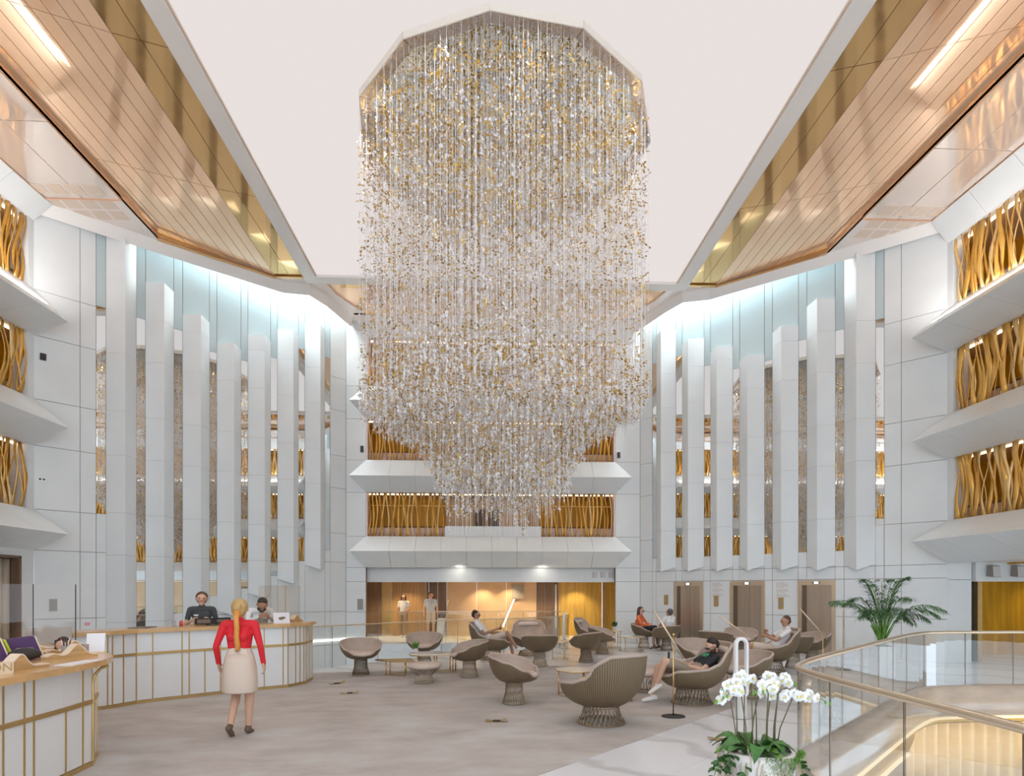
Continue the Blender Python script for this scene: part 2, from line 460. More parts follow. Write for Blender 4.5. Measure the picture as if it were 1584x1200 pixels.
# ---- ledges, galleries and slat screens
random.seed(5)
def ledge(root, T, cuts, ztip, ztop, zbot, p, e0, e1, m='panel_white'):
    """sloped parapet: triangular section, one panel between each pair of cuts"""
    a, b = cuts[0], cuts[-1]
    core = MB(T); g = 0.012
    for k in range(len(cuts) - 1):
        t0, t1 = cuts[k] + 0.004, cuts[k + 1] - 0.004
        f0 = t0 - e0 if k == 0 else t0
        f1 = t1 + e1 if k == len(cuts) - 2 else t1
        mb = MB(T)
        mb.hull([(t0, 0, ztop), (f0, p, ztip), (t0, 0, zbot)], [(t1, 0, ztop), (f1, p, ztip), (t1, 0, zbot)])
        mb.build('ledge_panel', m, root)
    core.hull([(a - e0 + .05, g, ztop - g), (a - e0 + .05, p - 4 * g, ztip), (a - e0 + .05, g, zbot + g)],
              [(b + e1 - .05, g, ztop - g), (b + e1 - .05, p - 4 * g, ztip), (b + e1 - .05, g, zbot + g)])
    if e0 <= 0 and e1 <= 0: pass
SLAT_MESH = {}
def slat_mesh(h, var, wmul=1.0):
    key = (round(h, 2), var, round(wmul, 2))
    if key in SLAT_MESH: return SLAT_MESH[key]
    rnd = random.Random(var * 17 + 3)
    ph, ph2, am = rnd.uniform(0, 6.28), rnd.uniform(0, 6.28), rnd.uniform(0.03, 0.075)
    w0 = rnd.uniform(0.045, 0.085) * wmul
    am *= wmul
    n = 8; rings = []
    for i in range(n + 1):
        s = i / n; z = s * h
        cx = am * math.sin(ph + s * 5.2); cy = 0.05 * math.sin(ph2 + s * 4.4)
        w = w0 * (0.72 + 0.5 * math.sin(ph2 * 2 + s * 6.5) ** 2) / 2
        a = 0.7 * math.sin(ph + s * 3)
        c, s_ = math.cos(a), math.sin(a); d = 0.011
        rings.append([(cx + x * c - y * s_, cy + x * s_ + y * c, z) for x, y in ((-w, -d), (w, -d), (w, d), (-w, d))])
    mb = MB()
    V = [p for r in rings for p in r]; F = [(3, 2, 1, 0), tuple(n * 4 + k for k in range(4))]
    for i in range(n):
        for k in range(4):
            F.append((i * 4 + k, i * 4 + (k + 1) % 4, i * 4 + 4 + (k + 1) % 4, i * 4 + 4 + k))
    mb.add(V, F)
    me = mb.mesh('slat', ('slat_gold', 'slat_amber', 'slat_gold', 'slat_pale')[var % 4], smooth=True)
    SLAT_MESH[key] = me
    return me
def slat_screen(T, spans, z0, z1, label, ang, pitch=0.085, stuff_from=None, wmul=1.0):
    scr = thing('slat_screen', label, 'screen', T((spans[0][0] + spans[0][1]) / 2, -0.06, z0), 0, 'wavy golden slat screens of the galleries')
    ox, oy, oz = scr.location
    rest = MB()
    k = 0
    for a, b in spans:
        t = a + 0.04
        while t < b - 0.02:
            var = random.randrange(10); me = slat_mesh(z1 - z0, var, wmul)
            x, y, z = T(t, -0.09, z0)
            if stuff_from is None or t < stuff_from:
                put('slat', me, scr, loc=(x - ox, y - oy, z - oz), rot=(0, 0, ang + random.choice((0, math.pi))))
            else:
                ca, sa = math.cos(ang), math.sin(ang)
                rest.add([(x - ox + v.co.x * ca - v.co.y * sa, y - oy + v.co.x * sa + v.co.y * ca, z - oz + v.co.z) for v in me.vertices], [tuple(p.vertices) for p in me.polygons])
            t += pitch * random.uniform(0.75, 1.35)
            k += 1
    if rest.v:
        rest.build('slat_run', 'slat_gold', scr, smooth=True, kind='stuff', fix=False)
    return scr

def side_wall(name, T, LV, side, p, ang):
    root = struct(name)
    bk = MB(T)
    tend = 18.4
    zs = [(-3.2 if side == 'left' else LV['bot'][0] - 0.0, LV['bot'][0])]
    # solid bands behind the ledges
    for i in range(3):
        bk.box(0, tend, -0.30, -0.004, LV['bot'][i], LV['top'][i])
    bk.box(0, tend, -0.30, 0.0, LV['head'], ZC + 0.3)
    if side == 'left': pass
    bk.build('parapet_band', 'paint_white', root)
    # reveals at the corner
    for i in range(3):
        z0 = LV['top'][i]; z1 = LV['bot'][i + 1] if i < 2 else LV['head']
        MB(T).box(-0.12, 0.17, -0.42, -0.002, z0, z1).build('reveal', 'panel_white', root)
    # gallery: floor, back wall, rail, warm strip light at the head
    for i in range(3):
        z0 = LV['top'][i]; z1 = LV['bot'][i + 1] if i < 2 else LV['head']
        MB(T).box(-0.4, tend, -1.75, -1.6, z0 - 1.1, z1 + 0.1).build('gallery_wall', 'gallery_gold', root)
        MB(T).box(-0.4, tend, -1.6, -0.3, z0 - 1.0, z0 - 0.9).build('gallery_floor', 'gallery_tan', root)
        MB(T).box(-0.4, tend, -1.6, -0.3, z1 + 0.02, z1 + 0.10).build('gallery_ceiling', 'gallery_tan', root)
        MB(T).box(0.17, tend, -0.40, -0.34, z0 - 0.02, z0 + 0.28).build('gallery_parapet', 'gallery_rail', root)
        MB(T).tube([(0.17, -0.37, z0 + 0.33), (tend, -0.37, z0 + 0.33)], 0.025, 6).build('handrail', 'wood_dark', root)
        MB(T).box(0.2, tend, -0.30, -0.25, z1 - 0.035, z1 - 0.008).build('strip_light', 'led_warm', root)
        MB(T).box(-0.5, -0.36, -1.75, -0.31, z0 - 1.1, z1 + 0.1).build('gallery_end', 'gallery_gold', root)
        MB(T).box(-0.37, -0.30, -1.6, -0.31, z0 - .3, z0 + .32).build('gallery_parapet', 'gallery_rail', root)
        cuts = [0.0, 1.15] + [1.15 + 1.2 * k for k in range(1, 14)]
        ledge(root, T, cuts, LV['tip'][i], LV['top'][i], LV['bot'][i], p, -0.2, 0.0)
        nm = ('lowest', 'middle', 'topmost')[i]
        sd = {'left': 'left-hand', 'right': 'right-hand'}[side]
        slat_screen(T, [(0.2, tend)], z0, z1, 'screen of wavy golden slats, %s gallery of the %s side wall' % (nm, sd), ang, stuff_from=3.0, wmul=1.25)
    # sloping head panels under the ceiling
    for k in range(15):
        t0, t1 = k * 1.2 + 0.004, (k + 1) * 1.2 - 0.004
        MB(T).hull([(t0, 0.0, LV['head']), (t0 if k else t0 - .0, 0.45, ZC - .02), (t0, 0, ZC - .02)], [(t1, 0.0, LV['head']), (t1, 0.45, ZC - .02), (t1, 0, ZC - .02)]).build('head_panel', 'panel_white', root)
    return root
WL = side_wall('wall_left', T_SL, LV_L, 'left', 0.95, R(90))
WR = side_wall('wall_right', T_SR, LV_R, 'right', 1.08, R(90))
# ground floor of the left wall: pale wall with a tall drape bay
b = MB(T_SL); b.box(0, 0.40, -0.3, -0.002, -3.2, LV_L['bot'][0]); b.box(0.40, 18, -0.3, -0.002, 2.62, LV_L['bot'][0]); b.box(0.4, 18, -0.45, -0.4, 0, 2.62)
b.build('ground_wall', 'panel_white', WL)
MB(T_SL).box(0.40, 0.46, -0.4, 0.02, 0, 2.62).build('bay_frame', 'wood_dark', WL)
MB(T_SL).box(0.40, 4, -0.4, 0.02, 2.58, 2.64).build('bay_frame', 'wood_dark', WL)
dr = thing('drape', 'tall taupe drape in the dark-framed bay of the left wall', 'curtain', T_SL(1.4, -0.2, 0))
d = MB(); n = 60
o = dr.location
top = []; bot = []
for i in range(n + 1):
    t = 0.48 + i * 0.05; h = -0.2 + 0.035 * math.sin(i * 1.35)
    x, y, _ = T_SL(t, h, 0); top.append((x - o.x, y - o.y, 2.57)); bot.append((x - o.x, y - o.y, 0.02))
d.add(bot + top, [(i, i + 1, n + 2 + i, n + 1 + i) for i in range(n)])
ob = d.build('drape_cloth', 'drape', dr, smooth=True)
sm = ob.modifiers.new('thick', 'SOLIDIFY'); sm.thickness = 0.01

# ---- fin walls
def panel(root, T, t0, t1, z0, z1, m='panel_white', h=0.0, g=0.006, name='wall_panel'):
    return MB(T).box(t0 + g, t1 - g, -0.03, h, z0 + g, z1 - g).build(name, m, root)
FIN_L = [(1.49, 2.18, 0.0, 12.5), (2.40, 3.10, 0.35, 10.17), (3.33, 4.05, 0.8, 9.63), (4.26, 4.96, 1.25, 9.10), (5.17, 5.88, 1.76, 9.63), (6.10, 6.81, 2.21, 10.10), (7.03, 7.75, 2.69, 10.6)]
FIN_R = [(1.60, 2.36, 2.55, 12.5), (2.59, 3.34, 2.56, 10.08), (3.57, 4.31, 2.58, 9.60), (4.55, 5.31, 2.60, 9.02), (5.53, 6.26, 2.60, 9.53), (6.48, 7.25, 2.62, 10.06), (7.48, 8.21, 2.63, 10.63)]
def fin_wall(name, T, fins, levels, gap0, last, gapb, cols):
    root = struct(name)
    tend = last[1]
    MB(T).box(0.01, tend + 0.1, -0.30, -0.036, -3.2, 12.9).build('backing', 'joint', root)
    for a, b_ in cols:
        for z0, z1 in zip(levels, levels[1:]):
            panel(root, T, a, b_, z0, z1)
    for z0, z1 in zip(levels, levels[1:]):
        panel(root, T, last[0], last[1], z0, z1)
    # mirror panes between and behind the fins, wall panels below them
    edges = [gap0] + [e for f in fins for e in f[:2]] + [last[0]]
    for k in range(0, len(edges) - 1):
        a, b_ = edges[k], edges[k + 1]
        zb = gapb[k]
        zs = 9.15 + (0.55 if k > 11 else 0) - (0.35 if 5 < k < 10 else 0)
        MB(T).box(a + 0.007, b_ - 0.007, -0.034, -0.016, zb, zs).build('mirror_pane', 'mirror', root)
        MB(T).box(a + 0.007, b_ - 0.007, -0.034, -0.014, zs + .008, 12.85).build('reflection_pane', 'reflection_pale', root)  # plain pale pane standing in for the reflection in the upper mirror
        zz = [z for z in levels if z < zb - 0.15] + [zb]
        for z0, z1 in zip(zz, zz[1:]):
            panel(root, T, a, b_, z0, z1)
    # fins: hollow triangular prisms, ridge towards the room, in stacked panels
    for k, (a, b_, zb, zt) in enumerate(fins):
        fin = empty('fin'); fin.parent = root
        m = (a + b_) / 2; h = 0.34
        js = [zb] + [z for z in (1.0, 2.75, 3.85, 5.35, 6.5, 8.0, 9.15) if zb + 0.3 < z < zt - 0.25] + [zt]
        for i, (z0, z1) in enumerate(zip(js, js[1:])):
            lo = -0.16 if i == 0 and zb > 0.1 else 0.0
            g = 0.003
            r0 = [(a, -0.01, z0 + g), (m, h, z0 + g + lo), (b_, -0.01, z0 + g)]
            r1 = [(a, -0.01, z1 - g), (m, h, z1 - g), (b_, -0.01, z1 - g)]
            MB(T).hull(r0, r1).build('fin_panel', 'panel_cool', fin)
        MB(T).hull([(a + .02, -0.01, zb + .02), (m, h - .02, zb - .05), (b_ - .02, -0.01, zb + .02)], [(a + .02, -0.01, zt - .02), (m, h - .02, zt - .02), (b_ - .02, -0.01, zt - .02)]).build('fin_core', 'joint', fin)
    return root
lev_l = [-3.2, 0.0, 1.13, 2.81, 3.80, 5.34, 6.46, 8.0, 9.11, 12.6]
lev_r = [-0.2, 1.1, 2.52, 3.60, 5.15, 6.28, 7.85, 8.96, 12.6]
WFL = fin_wall('wall_back_left', T_FL, FIN_L, lev_l, 1.27, (7.95, 8.55), [3.81, 0.6, 0.85, 0.9, 1.2, 1.3, 1.68, 1.7, 1.9, 1.9, 2.3, 2.4, 2.8, 2.9, 3.2], [(0, 0.93), (0.93, 1.27)])
WFR = fin_wall('wall_back_right', T_FR, FIN_R, [-0.2, 1.1, 2.15, 2.5, 3.60, 5.15, 6.28, 7.85, 8.96, 12.6], 1.39, (8.36, 8.845), [3.6] + [2.95] * 14, [(0, 1.0), (1.0, 1.39)])

# ---- back facade
WB = struct('wall_back')
oa, ob_ = 0.68, 9.39
tF = FX1 - FX0
levb = [-3.2, 0.0, 1.1, 2.15, 2.64, 3.72, 5.24, 6.36, 7.78, 8.92, 11.3]
bk = MB(T_FB)
bk.box(0, oa - .02, -0.3, -0.034, -3.2, 11.5); bk.box(ob_ + .02, tF, -0.3, -0.034, -3.2, 11.5)
for i in range(3): bk.box(oa - .02, ob_ + .02, -0.3, -0.006, LV_B['bot'][i], LV_B['top'][i])
bk.box(oa - .02, ob_ + .02, -0.3, -0.006, LV_B['head'], 11.5)
bk.build('backing', 'joint', WB)
for z0, z1 in zip(levb, levb[1:]):
    panel(WB, T_FB, 0, oa, z0, z1); panel(WB, T_FB, ob_, tF, z0, z1)
    
cuts = [oa + (ob_ - oa) * k / 10 for k in range(11)]
for i in range(3):
    ledge(WB, T_FB, cuts, LV_B['tip'][i], LV_B['top'][i], LV_B['bot'][i], 0.6, 0.45, 0.45)
for k in range(10):
    panel(WB, T_FB, cuts[k], cuts[k + 1], LV_B['head'], 11.3)
for i in range(3):
    z0 = LV_B['top'][i]; z1 = LV_B['bot'][i + 1] if i < 2 else LV_B['head']
    MB(T_FB).box(oa - 0.1, ob_ + 0.1, -1.75, -1.6, z0 - 1.1, z1 + 0.1).build('gallery_wall', 'gallery_gold', WB)
    MB(T_FB).box(oa - 0.1, ob_ + 0.1, -1.6, -0.3, z0 - 1.0, z0 - 0.9).build('gallery_floor', 'gallery_tan', WB)
    MB(T_FB).box(oa - 0.1, ob_ + 0.1, -1.6, -0.3, z1 + 0.02, z1 + 0.10).build('gallery_ceiling', 'gallery_tan', WB)
    MB(T_FB).box(oa, ob_, -0.40, -0.34, z0 - 0.02, z0 + 0.33).build('gallery_parapet', 'gallery_rail', WB)
    MB(T_FB).tube([(oa, -0.45, z0 + 0.38), (ob_, -0.45, z0 + 0.38)], 0.022, 6).build('handrail', 'wood_dark', WB)
    MB(T_FB).tube([(oa, -0.45, z0 + 1.12), (ob_, -0.45, z0 + 1.12)], 0.02, 6).build('ceiling_rail', 'brass_satin', WB)
    MB(T_FB).box(oa - .16, oa - .10, -1.75, -.30, z0 - 1.1, z1 + .1).build('gallery_end', 'gallery_gold', WB)
    MB(T_FB).box(ob_ + .10, ob_ + .16, -1.75, -.30, z0 - 1.1, z1 + .1).build('gallery_end', 'gallery_gold', WB)
    MB(T_FB).box(oa, oa + 0.06, -0.36, -0.002, z0, z1).build('reveal', 'gallery_rail', WB)
    MB(T_FB).box(ob_ - 0.06, ob_, -0.36, -0.002, z0, z1).build('reveal', 'gallery_rail', WB)
    MB(T_FB).box(oa, ob_, -0.30, -0.25, z1 - 0.035, z1 - 0.008).build('strip_light', 'led_warm', WB)
ca, cb = -1.45 - FX0, 1.82 - FX0
slat_screen(T_FB, [(oa + .06, ca)], LV_B['top'][0], LV_B['bot'][1], 'screen of wavy golden slats, lowest gallery of the back wall, left of its open middle', 0, pitch=0.12, wmul=0.8)
slat_screen(T_FB, [(cb, ob_ - .06)], LV_B['top'][0], LV_B['bot'][1], 'screen of wavy golden slats, lowest gallery of the back wall, right of its open middle', 0, pitch=0.12, wmul=0.8)
slat_screen(T_FB, [(oa + .06, ob_ - .06)], LV_B['top'][1], LV_B['bot'][2], 'screen of wavy golden slats, middle gallery of the back wall behind the hanging strands', 0, pitch=0.12, wmul=0.8)
slat_screen(T_FB, [(oa + .06, ob_ - .06)], LV_B['top'][2], LV_B['head'], 'screen of wavy golden slats, topmost gallery of the back wall behind the chandelier', 0, pitch=0.13, wmul=0.8)
# open middle of the lowest gallery: tan wall, white upstand panels, two octagonal panels
z0 = LV_B['top'][0]
MB(T_FB).box(ca - .1, cb + .1, -1.5, -1.44, z0 - .9, LV_B['bot'][1] + .1).build('gallery_wall', 'gallery_tan', WB)
for k in range(5):
    a = ca - 0.05 + (cb - ca + 0.1) * k / 5
    panel(WB, T_FB, a, a + (cb - ca + 0.1) / 5, z0, z0 + 0.37, h=-0.0)
for px in (-0.32, 0.21):
    q = [(px - 0.2 - FX0, z0 + 0.35), (px - 0.2 - FX0, z0 + 1.15), (px + 0.2 - FX0, z0 + 1.15), (px + 0.2 - FX0, z0 + 0.35), (px + 0.1 - FX0, z0 + 0.2), (px - 0.1 - FX0, z0 + 0.2)]
    mb = MB(T_FB); mb.hull([(a, -1.43, b) for a, b in q], [(a, -1.40, b) for a, b in q]); mb.build('dark_panel', 'gallery_dark', WB)
MB(T_FB).box(-1.45 - FX0 + 0.5, -1.45 - FX0 + 0.75, -1.44, -1.40, z0 + 1.0, z0 + 1.25).build('wall_vent', 'grey_box', WB)
# corridor under the galleries
cw = struct('wall_corridor')
def cwall(x0, x1, y, m, z1=2.3, name='corridor_panel', z0=0.0, th=0.08):
    MB().box(x0 + .004, x1 - .004, y, y + th, z0, z1).build(name, m, cw)
xs = [-4.9, -4.25, -3.95]
cwall(-5.6, -4.3, 24.6, 'wood_dark'); cwall(-4.3, -3.9, 24.6, 'brass_satin')
for k in range(4): cwall(-3.9 + k * 0.36, -3.9 + (k + 1) * 0.36, 24.6, 'wood_wall')
cwall(-2.46, -2.40, 24.55, 'dark', name='door_gap')
for k in range(2): cwall(-2.40 + k * 0.36, -2.40 + (k + 1) * 0.36, 24.6, 'wood_dark')
for k in range(3): cwall(-1.68 + k * 1.22, -1.68 + (k + 1) * 1.22, 24.6, 'gallery_tan')
for k in range(2): cwall(1.98 + k * 0.36, 1.98 + (k + 1) * 0.36, 24.6, 'wood_dark')
cwall(2.70, 2.90, 24.6, 'wood_dark')
cwall(2.74, 2.82, 24.5, 'grey_light', name='door_edge', z0=.3, z1=2.1)
for k in range(5): cwall(2.9 + k * 0.36, 2.9 + (k + 1) * 0.36, 24.6, 'wood_gold')
cwall(4.7, 4.85, 24.5, 'brass_satin', name='door_edge'); cwall(4.85, 6.2, 24.6, 'wood_gold')
MB().box(-5.7, -5.6, 21.3, 24.7, 0, 2.7).build('corridor_side', 'panel_white', cw)
MB().box(6.1, 6.2, 21.3, 24.7, 0, 2.7).build('corridor_side', 'panel_white', cw)
MB().box(-5.7, 6.2, 21.3, 27, 2.66, 2.76).build('corridor_ceiling', 'paint_white', cw)
MB().box(-4.3, 4.6, 21.32, 21.42, 2.14, 2.66).build('bulkhead', 'panel_white', cw)
MB().box(-5.7, 6.2, 21.42, 24.6, 2.32, 2.40).build('corridor_soffit', 'gallery_tan', cw)
MB().box(0.98, 1.48, 24.52, 24.6, 1.52, 2.1).build('notice_board', 'grey_box', cw)
MB(T_FB).box(-0.4, oa - .0, 0.004, 0.03, 0.14, 0.19).build('strip_light', 'led_white', WB)
MB(T_FL).box(6.6, 8.55, 0.004, 0.03, 0.14, 0.19).build('strip_light', 'led_white', WFL)
MB(T_FB).box(oa, 7.5, -0.06, 0.0, -3.2, -0.02).build('edge_fascia', 'panel_cool', WB)
MB().prism([(2.75, 20.97), (2.85, 20.97), (2.4, 19.6), (2.3, 19.6)], -3.2, -0.2).build('edge_fascia', 'panel_cool', WB)
for k, (x, y) in enumerate(((-3.2, 23.9), (-0.2, 24.1), (0.9, 24.1), (3.6, 24.0), (-4.1, 23.6), (2.2, 23.6), (-1.4, 22.4), (2.6, 22.4))):
    l = bpy.data.lights.new('corridor_spot', 'SPOT'); l.energy = 120; l.color = (1, 0.76, 0.42); l.spot_size = R(110); l.spot_blend = 0.6; l.shadow_soft_size = 0.05
    lo = bpy.data.objects.new('corridor_spot', l); C.objects.link(lo); lo.location = (x, y, 2.29)
    sp = MB(); sp.lathe([(0.05, 0), (0.05, 0.015)], 10, (x, y, 2.305)); sp.build('downlight', 'led_white', cw)

for x in (-1.0, 1.9):
    l = bpy.data.lights.new('bulkhead_spot', 'SPOT'); l.energy = 9; l.color = (1, 0.93, 0.82); l.spot_size = R(150); l.spot_blend = 1.0; l.shadow_soft_size = .06
    lo = bpy.data.objects.new('bulkhead_spot', l); C.objects.link(lo); lo.location = (x, 20.75, 2.62); lo.rotation_euler = (R(55), 0, 0)
# ---- right ground floor: short return wall, dark slot, golden wall beyond
WG = struct('wall_right_return')
MB().box(11.617, 12.24, 14.75, 14.95, 0, LV_R['bot'][0] - 0.42).build('wall_panel', 'panel_white', WG)
MB().box(11.617, 12.24, 14.75, 14.95, LV_R['bot'][0] - 0.41, LV_R['bot'][0] + .02).build('wall_panel', 'panel_white', WG)
MB().box(12.24, 12.6, 15.1, 15.3, 0, 2.5).build('slot', 'dark', WG)
MB().box(12.60, 12.72, 14.98, 15.2, 0, 2.1).build('door_edge', 'brass_satin', WG)
MB().box(12.4, 19, 16.6, 16.7, 0, 2.6).build('golden_wall', 'gallery_gold', WG)
MB().box(12.4, 19, 14.80, 14.95, 2.06, 2.56).build('bulkhead', 'panel_white', WG)
MB().box(11.63, 19, -3.4, 16.6, 2.54, 2.64).build('gallery_soffit', 'paint_white', WG)
MB().box(18.9, 19.0, -3.4, 16.6, 0, 2.54).build('ground_wall', 'gallery_tan', WG)
MB().box(12.5, 19, -3.5, -3.4, 0, 2.54).build('ground_wall', 'gallery_tan', WG)
l = bpy.data.lights.new('golden_wall_spot', 'SPOT'); l.energy = 30; l.color = (1, 0.80, 0.42); l.spot_size = R(120); l.spot_blend = 0.8
lo = bpy.data.objects.new('golden_wall_spot', l); C.objects.link(lo); lo.location = (15.6, 15.9, 2.45)

# ---- lifts on the right fin wall
def lift(t0, t1, label):
    m = (t0 + t1) / 2
    o = T_FR(m, 0, 0)
    th = thing('lift_door', label, 'elevator', o, R(-45), 'three lifts in the right-hand wall')
    # local: x along wall (to the viewer's right), y out of the wall negative
    w = abs(t1 - t0)
    H = 2.13
    F = MB(); fw = 0.10
    F.box(-w / 2, -w / 2 + fw, -0.05, 0.02, 0, H); F.box(w / 2 - fw, w / 2, -0.05, 0.02, 0, H)
    F.box(-w / 2 + fw, w / 2 - fw, -0.05, 0.02, H - 0.14, H)
    F.build('door_frame', 'champagne', th)
    iw = w / 2 - fw
    MB().box(-iw, -iw + 0.14, -0.015, 0.02, 0, H - .14).build('door_return', 'steel_dark', th)
    MB().box(-iw + 0.14, (0.14) / 2 - .004, -0.022, 0.02, 0.01, H - .14).build('door_leaf', 'steel_warm', th)
    MB().box(0.07 + .004, iw, -0.022, 0.02, 0.01, H - .14).build('door_leaf', 'steel_warm', th)
    ind = MB().box(-0.11, 0.11, -0.062, -0.048, H - 0.115, H - 0.03).build('indicator', 'grey_box', th)
    MB().box(-0.05, 0.05, -0.066, -0.060, H - 0.10, H - 0.045).build('indicator_light', 'led_white', ind)
    return th
lift(6.50, 7.53, 'bronze lift doors nearest the back wall')
lift(4.52, 5.60, 'bronze lift doors in the middle of the three')
lift(2.57, 3.57, 'bronze lift doors beside the tall palm')
for k, (t, z, lb) in enumerate(((7.83, 1.52, 'brass call plate left of the lift nearest the back wall'), (6.06, 1.50, 'brass call plate between the first and middle lifts'), (4.06, 1.45, 'brass call plate between the middle lift and the lift by the palm'))):
    th = thing('call_plate', lb, 'control panel', T_FR(t, 0.0, z), R(-45), 'lift call plates')
    MB().box(-0.075, 0.075, -0.02, 0.0, -0.17, 0.17).build('plate', 'brass_satin', th)
    bp_ = MB().box(-0.035, 0.035, -0.026, -0.018, -0.05, 0.06).build('button_panel', 'grey_box', th)
    q = MB(); q.lathe([(0.014, 0), (0.014, 0.008)], 10); me = q.mesh('button', 'champagne')
    for dz in (0.025, -0.02): put('button', me, bp_, loc=(0, -0.026, dz), rot=(R(90), 0, 0))
# floor directories beside the lifts: lines of small bronze print, too small to read
random.seed(8)
for t, z, lb in ((6.06, 1.98, 'column of tiny bronze wall print left of the middle lift'), (4.06, 1.96, 'column of tiny bronze wall print right of the middle lift')):
    th = thing('wall_directory', lb, 'sign', T_FR(t, 0.0, z), R(-45), 'printed floor directories')
    D = MB(); zz = 0.10
    for r in range(10):
        x = -0.13
        while x < 0.10 + 0.06 * (r % 3):
            w = random.uniform(0.012, 0.04); D.box(x, x + w, -0.003, 0.001, zz - 0.006, zz + 0.006); x += w + 0.012
        zz -= 0.042 if r not in (3, 6) else 0.07
    D.build('print', 'text_bronze', th, kind='stuff')

# ---- wall boxes
tag(MB(T_FL).box(0.12, 0.24, 0.001, 0.03, 7.43, 7.59).build('wall_plate', 'dark'), 'small dark square plate high on the left wall beside the slats', 'wall plate')
th = thing('smoke_sensor', 'white wall sensor with two dark eyes beside the left gallery', 'sensor', T_FL(0.15, 0.0, 4.52), R(45))
MB().box(-0.10, 0.10, -0.03, 0, -0.06, 0.06).build('housing', 'white_plastic', th)
q = MB(); q.lathe([(0.025, 0), (0.02, 0.012)], 10); me = q.mesh('eye', 'dark')
for x in (-0.03, 0.045): put('eye', me, th, loc=(x, -0.03, 0.01), rot=(R(90), 0, 0))
tag(MB(T_FB).box(0.40, 0.58, 0.001, 0.05, 1.18, 1.55).build('wall_box', 'grey_box'), 'grey metal box on the white wall left of the corridor opening', 'box')
tag(MB(T_FB).box(0.50, 0.60, 0.001, 0.05, 6.62, 6.84).build('wall_sensor', 'dark'), 'dark sensor on the wall left of the back middle gallery', 'sensor')
tag(MB(T_FB).box(9.45, 9.55, 0.001, 0.05, 6.5, 6.70).build('wall_sensor', 'dark'), 'dark sensor on the wall right of the back middle gallery', 'sensor')
tag(MB(T_FL).box(0.30, 0.46, 0.001, 0.012, 1.32, 1.62).build('wall_plate', 'grey_box'), 'grey square plate on the left wall behind the acrylic screen', 'wall plate')
th = thing('wall_fitting', 'row of three small grey fittings at the right end of the corridor bulkhead', 'fitting', (4.1, 21.31, 2.4))
for x in (-0.28, 0.0, 0.28): MB().box(x - .07, x + .07, -.06, 0, -.10, .10).build('fitting_box', 'grey_light', th)
for k, (x, lb) in enumerate(((12.78, 'grey wall speaker nearer the lifts, above the golden doorway'), (13.42, 'grey wall speaker farther right, above the golden doorway'))):
    th = thing('wall_speaker', lb, 'speaker', (x, 14.8, 2.33), 0, 'speakers over the golden doorway')
    mb = MB(); mb.hull([(-.13, -.02, -.14), (.13, -.02, -.14), (.10, -.02, .14), (-.10, -.02, .14)], [(-.11, -.2, -.16), (.11, -.2, -.16), (.10, -.17, .12), (-.10, -.17, .12)]); mb.build('cabinet', 'grey_box', th)
    mb = MB(); mb.hull([(-.10, -.203, -.15), (.10, -.203, -.15), (.09, -.175, .11), (-.09, -.175, .11)], [(-.10, -.212, -.15), (.10, -.212, -.15), (.09, -.184, .11), (-.09, -.184, .11)]); mb.build('grille', 'grey_light', th)
    MB().box(-.03, .03, -.03, 0.0, -.04, .04).build('bracket', 'dark', th)

# ---- ceiling
CG = struct('ceiling')
X0, X1, YB, YF = -5.10, 5.75, 18.0, -3.5
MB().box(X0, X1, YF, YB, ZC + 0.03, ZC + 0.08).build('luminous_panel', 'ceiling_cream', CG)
fw = 0.36
MB().box(X0 - fw, X0, YF, YB + fw, ZC - 0.05, ZC + 0.1).build('panel_frame', 'frame_white', CG)
MB().box(X1, X1 + fw, YF, YB + fw, ZC - 0.05, ZC + 0.1).build('panel_frame', 'frame_white', CG)
MB().box(X0, X1, YB, YB + fw, ZC - 0.05, ZC + 0.1).build('panel_frame', 'frame_white', CG)
for x in (X0, X1 - 0.04): MB().box(x, x + 0.04, YF, YB, ZC - 0.01, ZC + 0.03).build('shadow_gap', 'grille', CG)
EDGE_L = [(-10.9, 15.05), (-8.6, 16.9), (-6.3, 18.68), (-5.55, 18.8), (-5.2, 19.5), (-4.75, 21.0)]
EDGE_R = [(11.57, 14.85), (9.3, 16.72), (6.96, 18.6), (6.2, 18.8), (5.85, 19.5), (5.25, 21.0)]
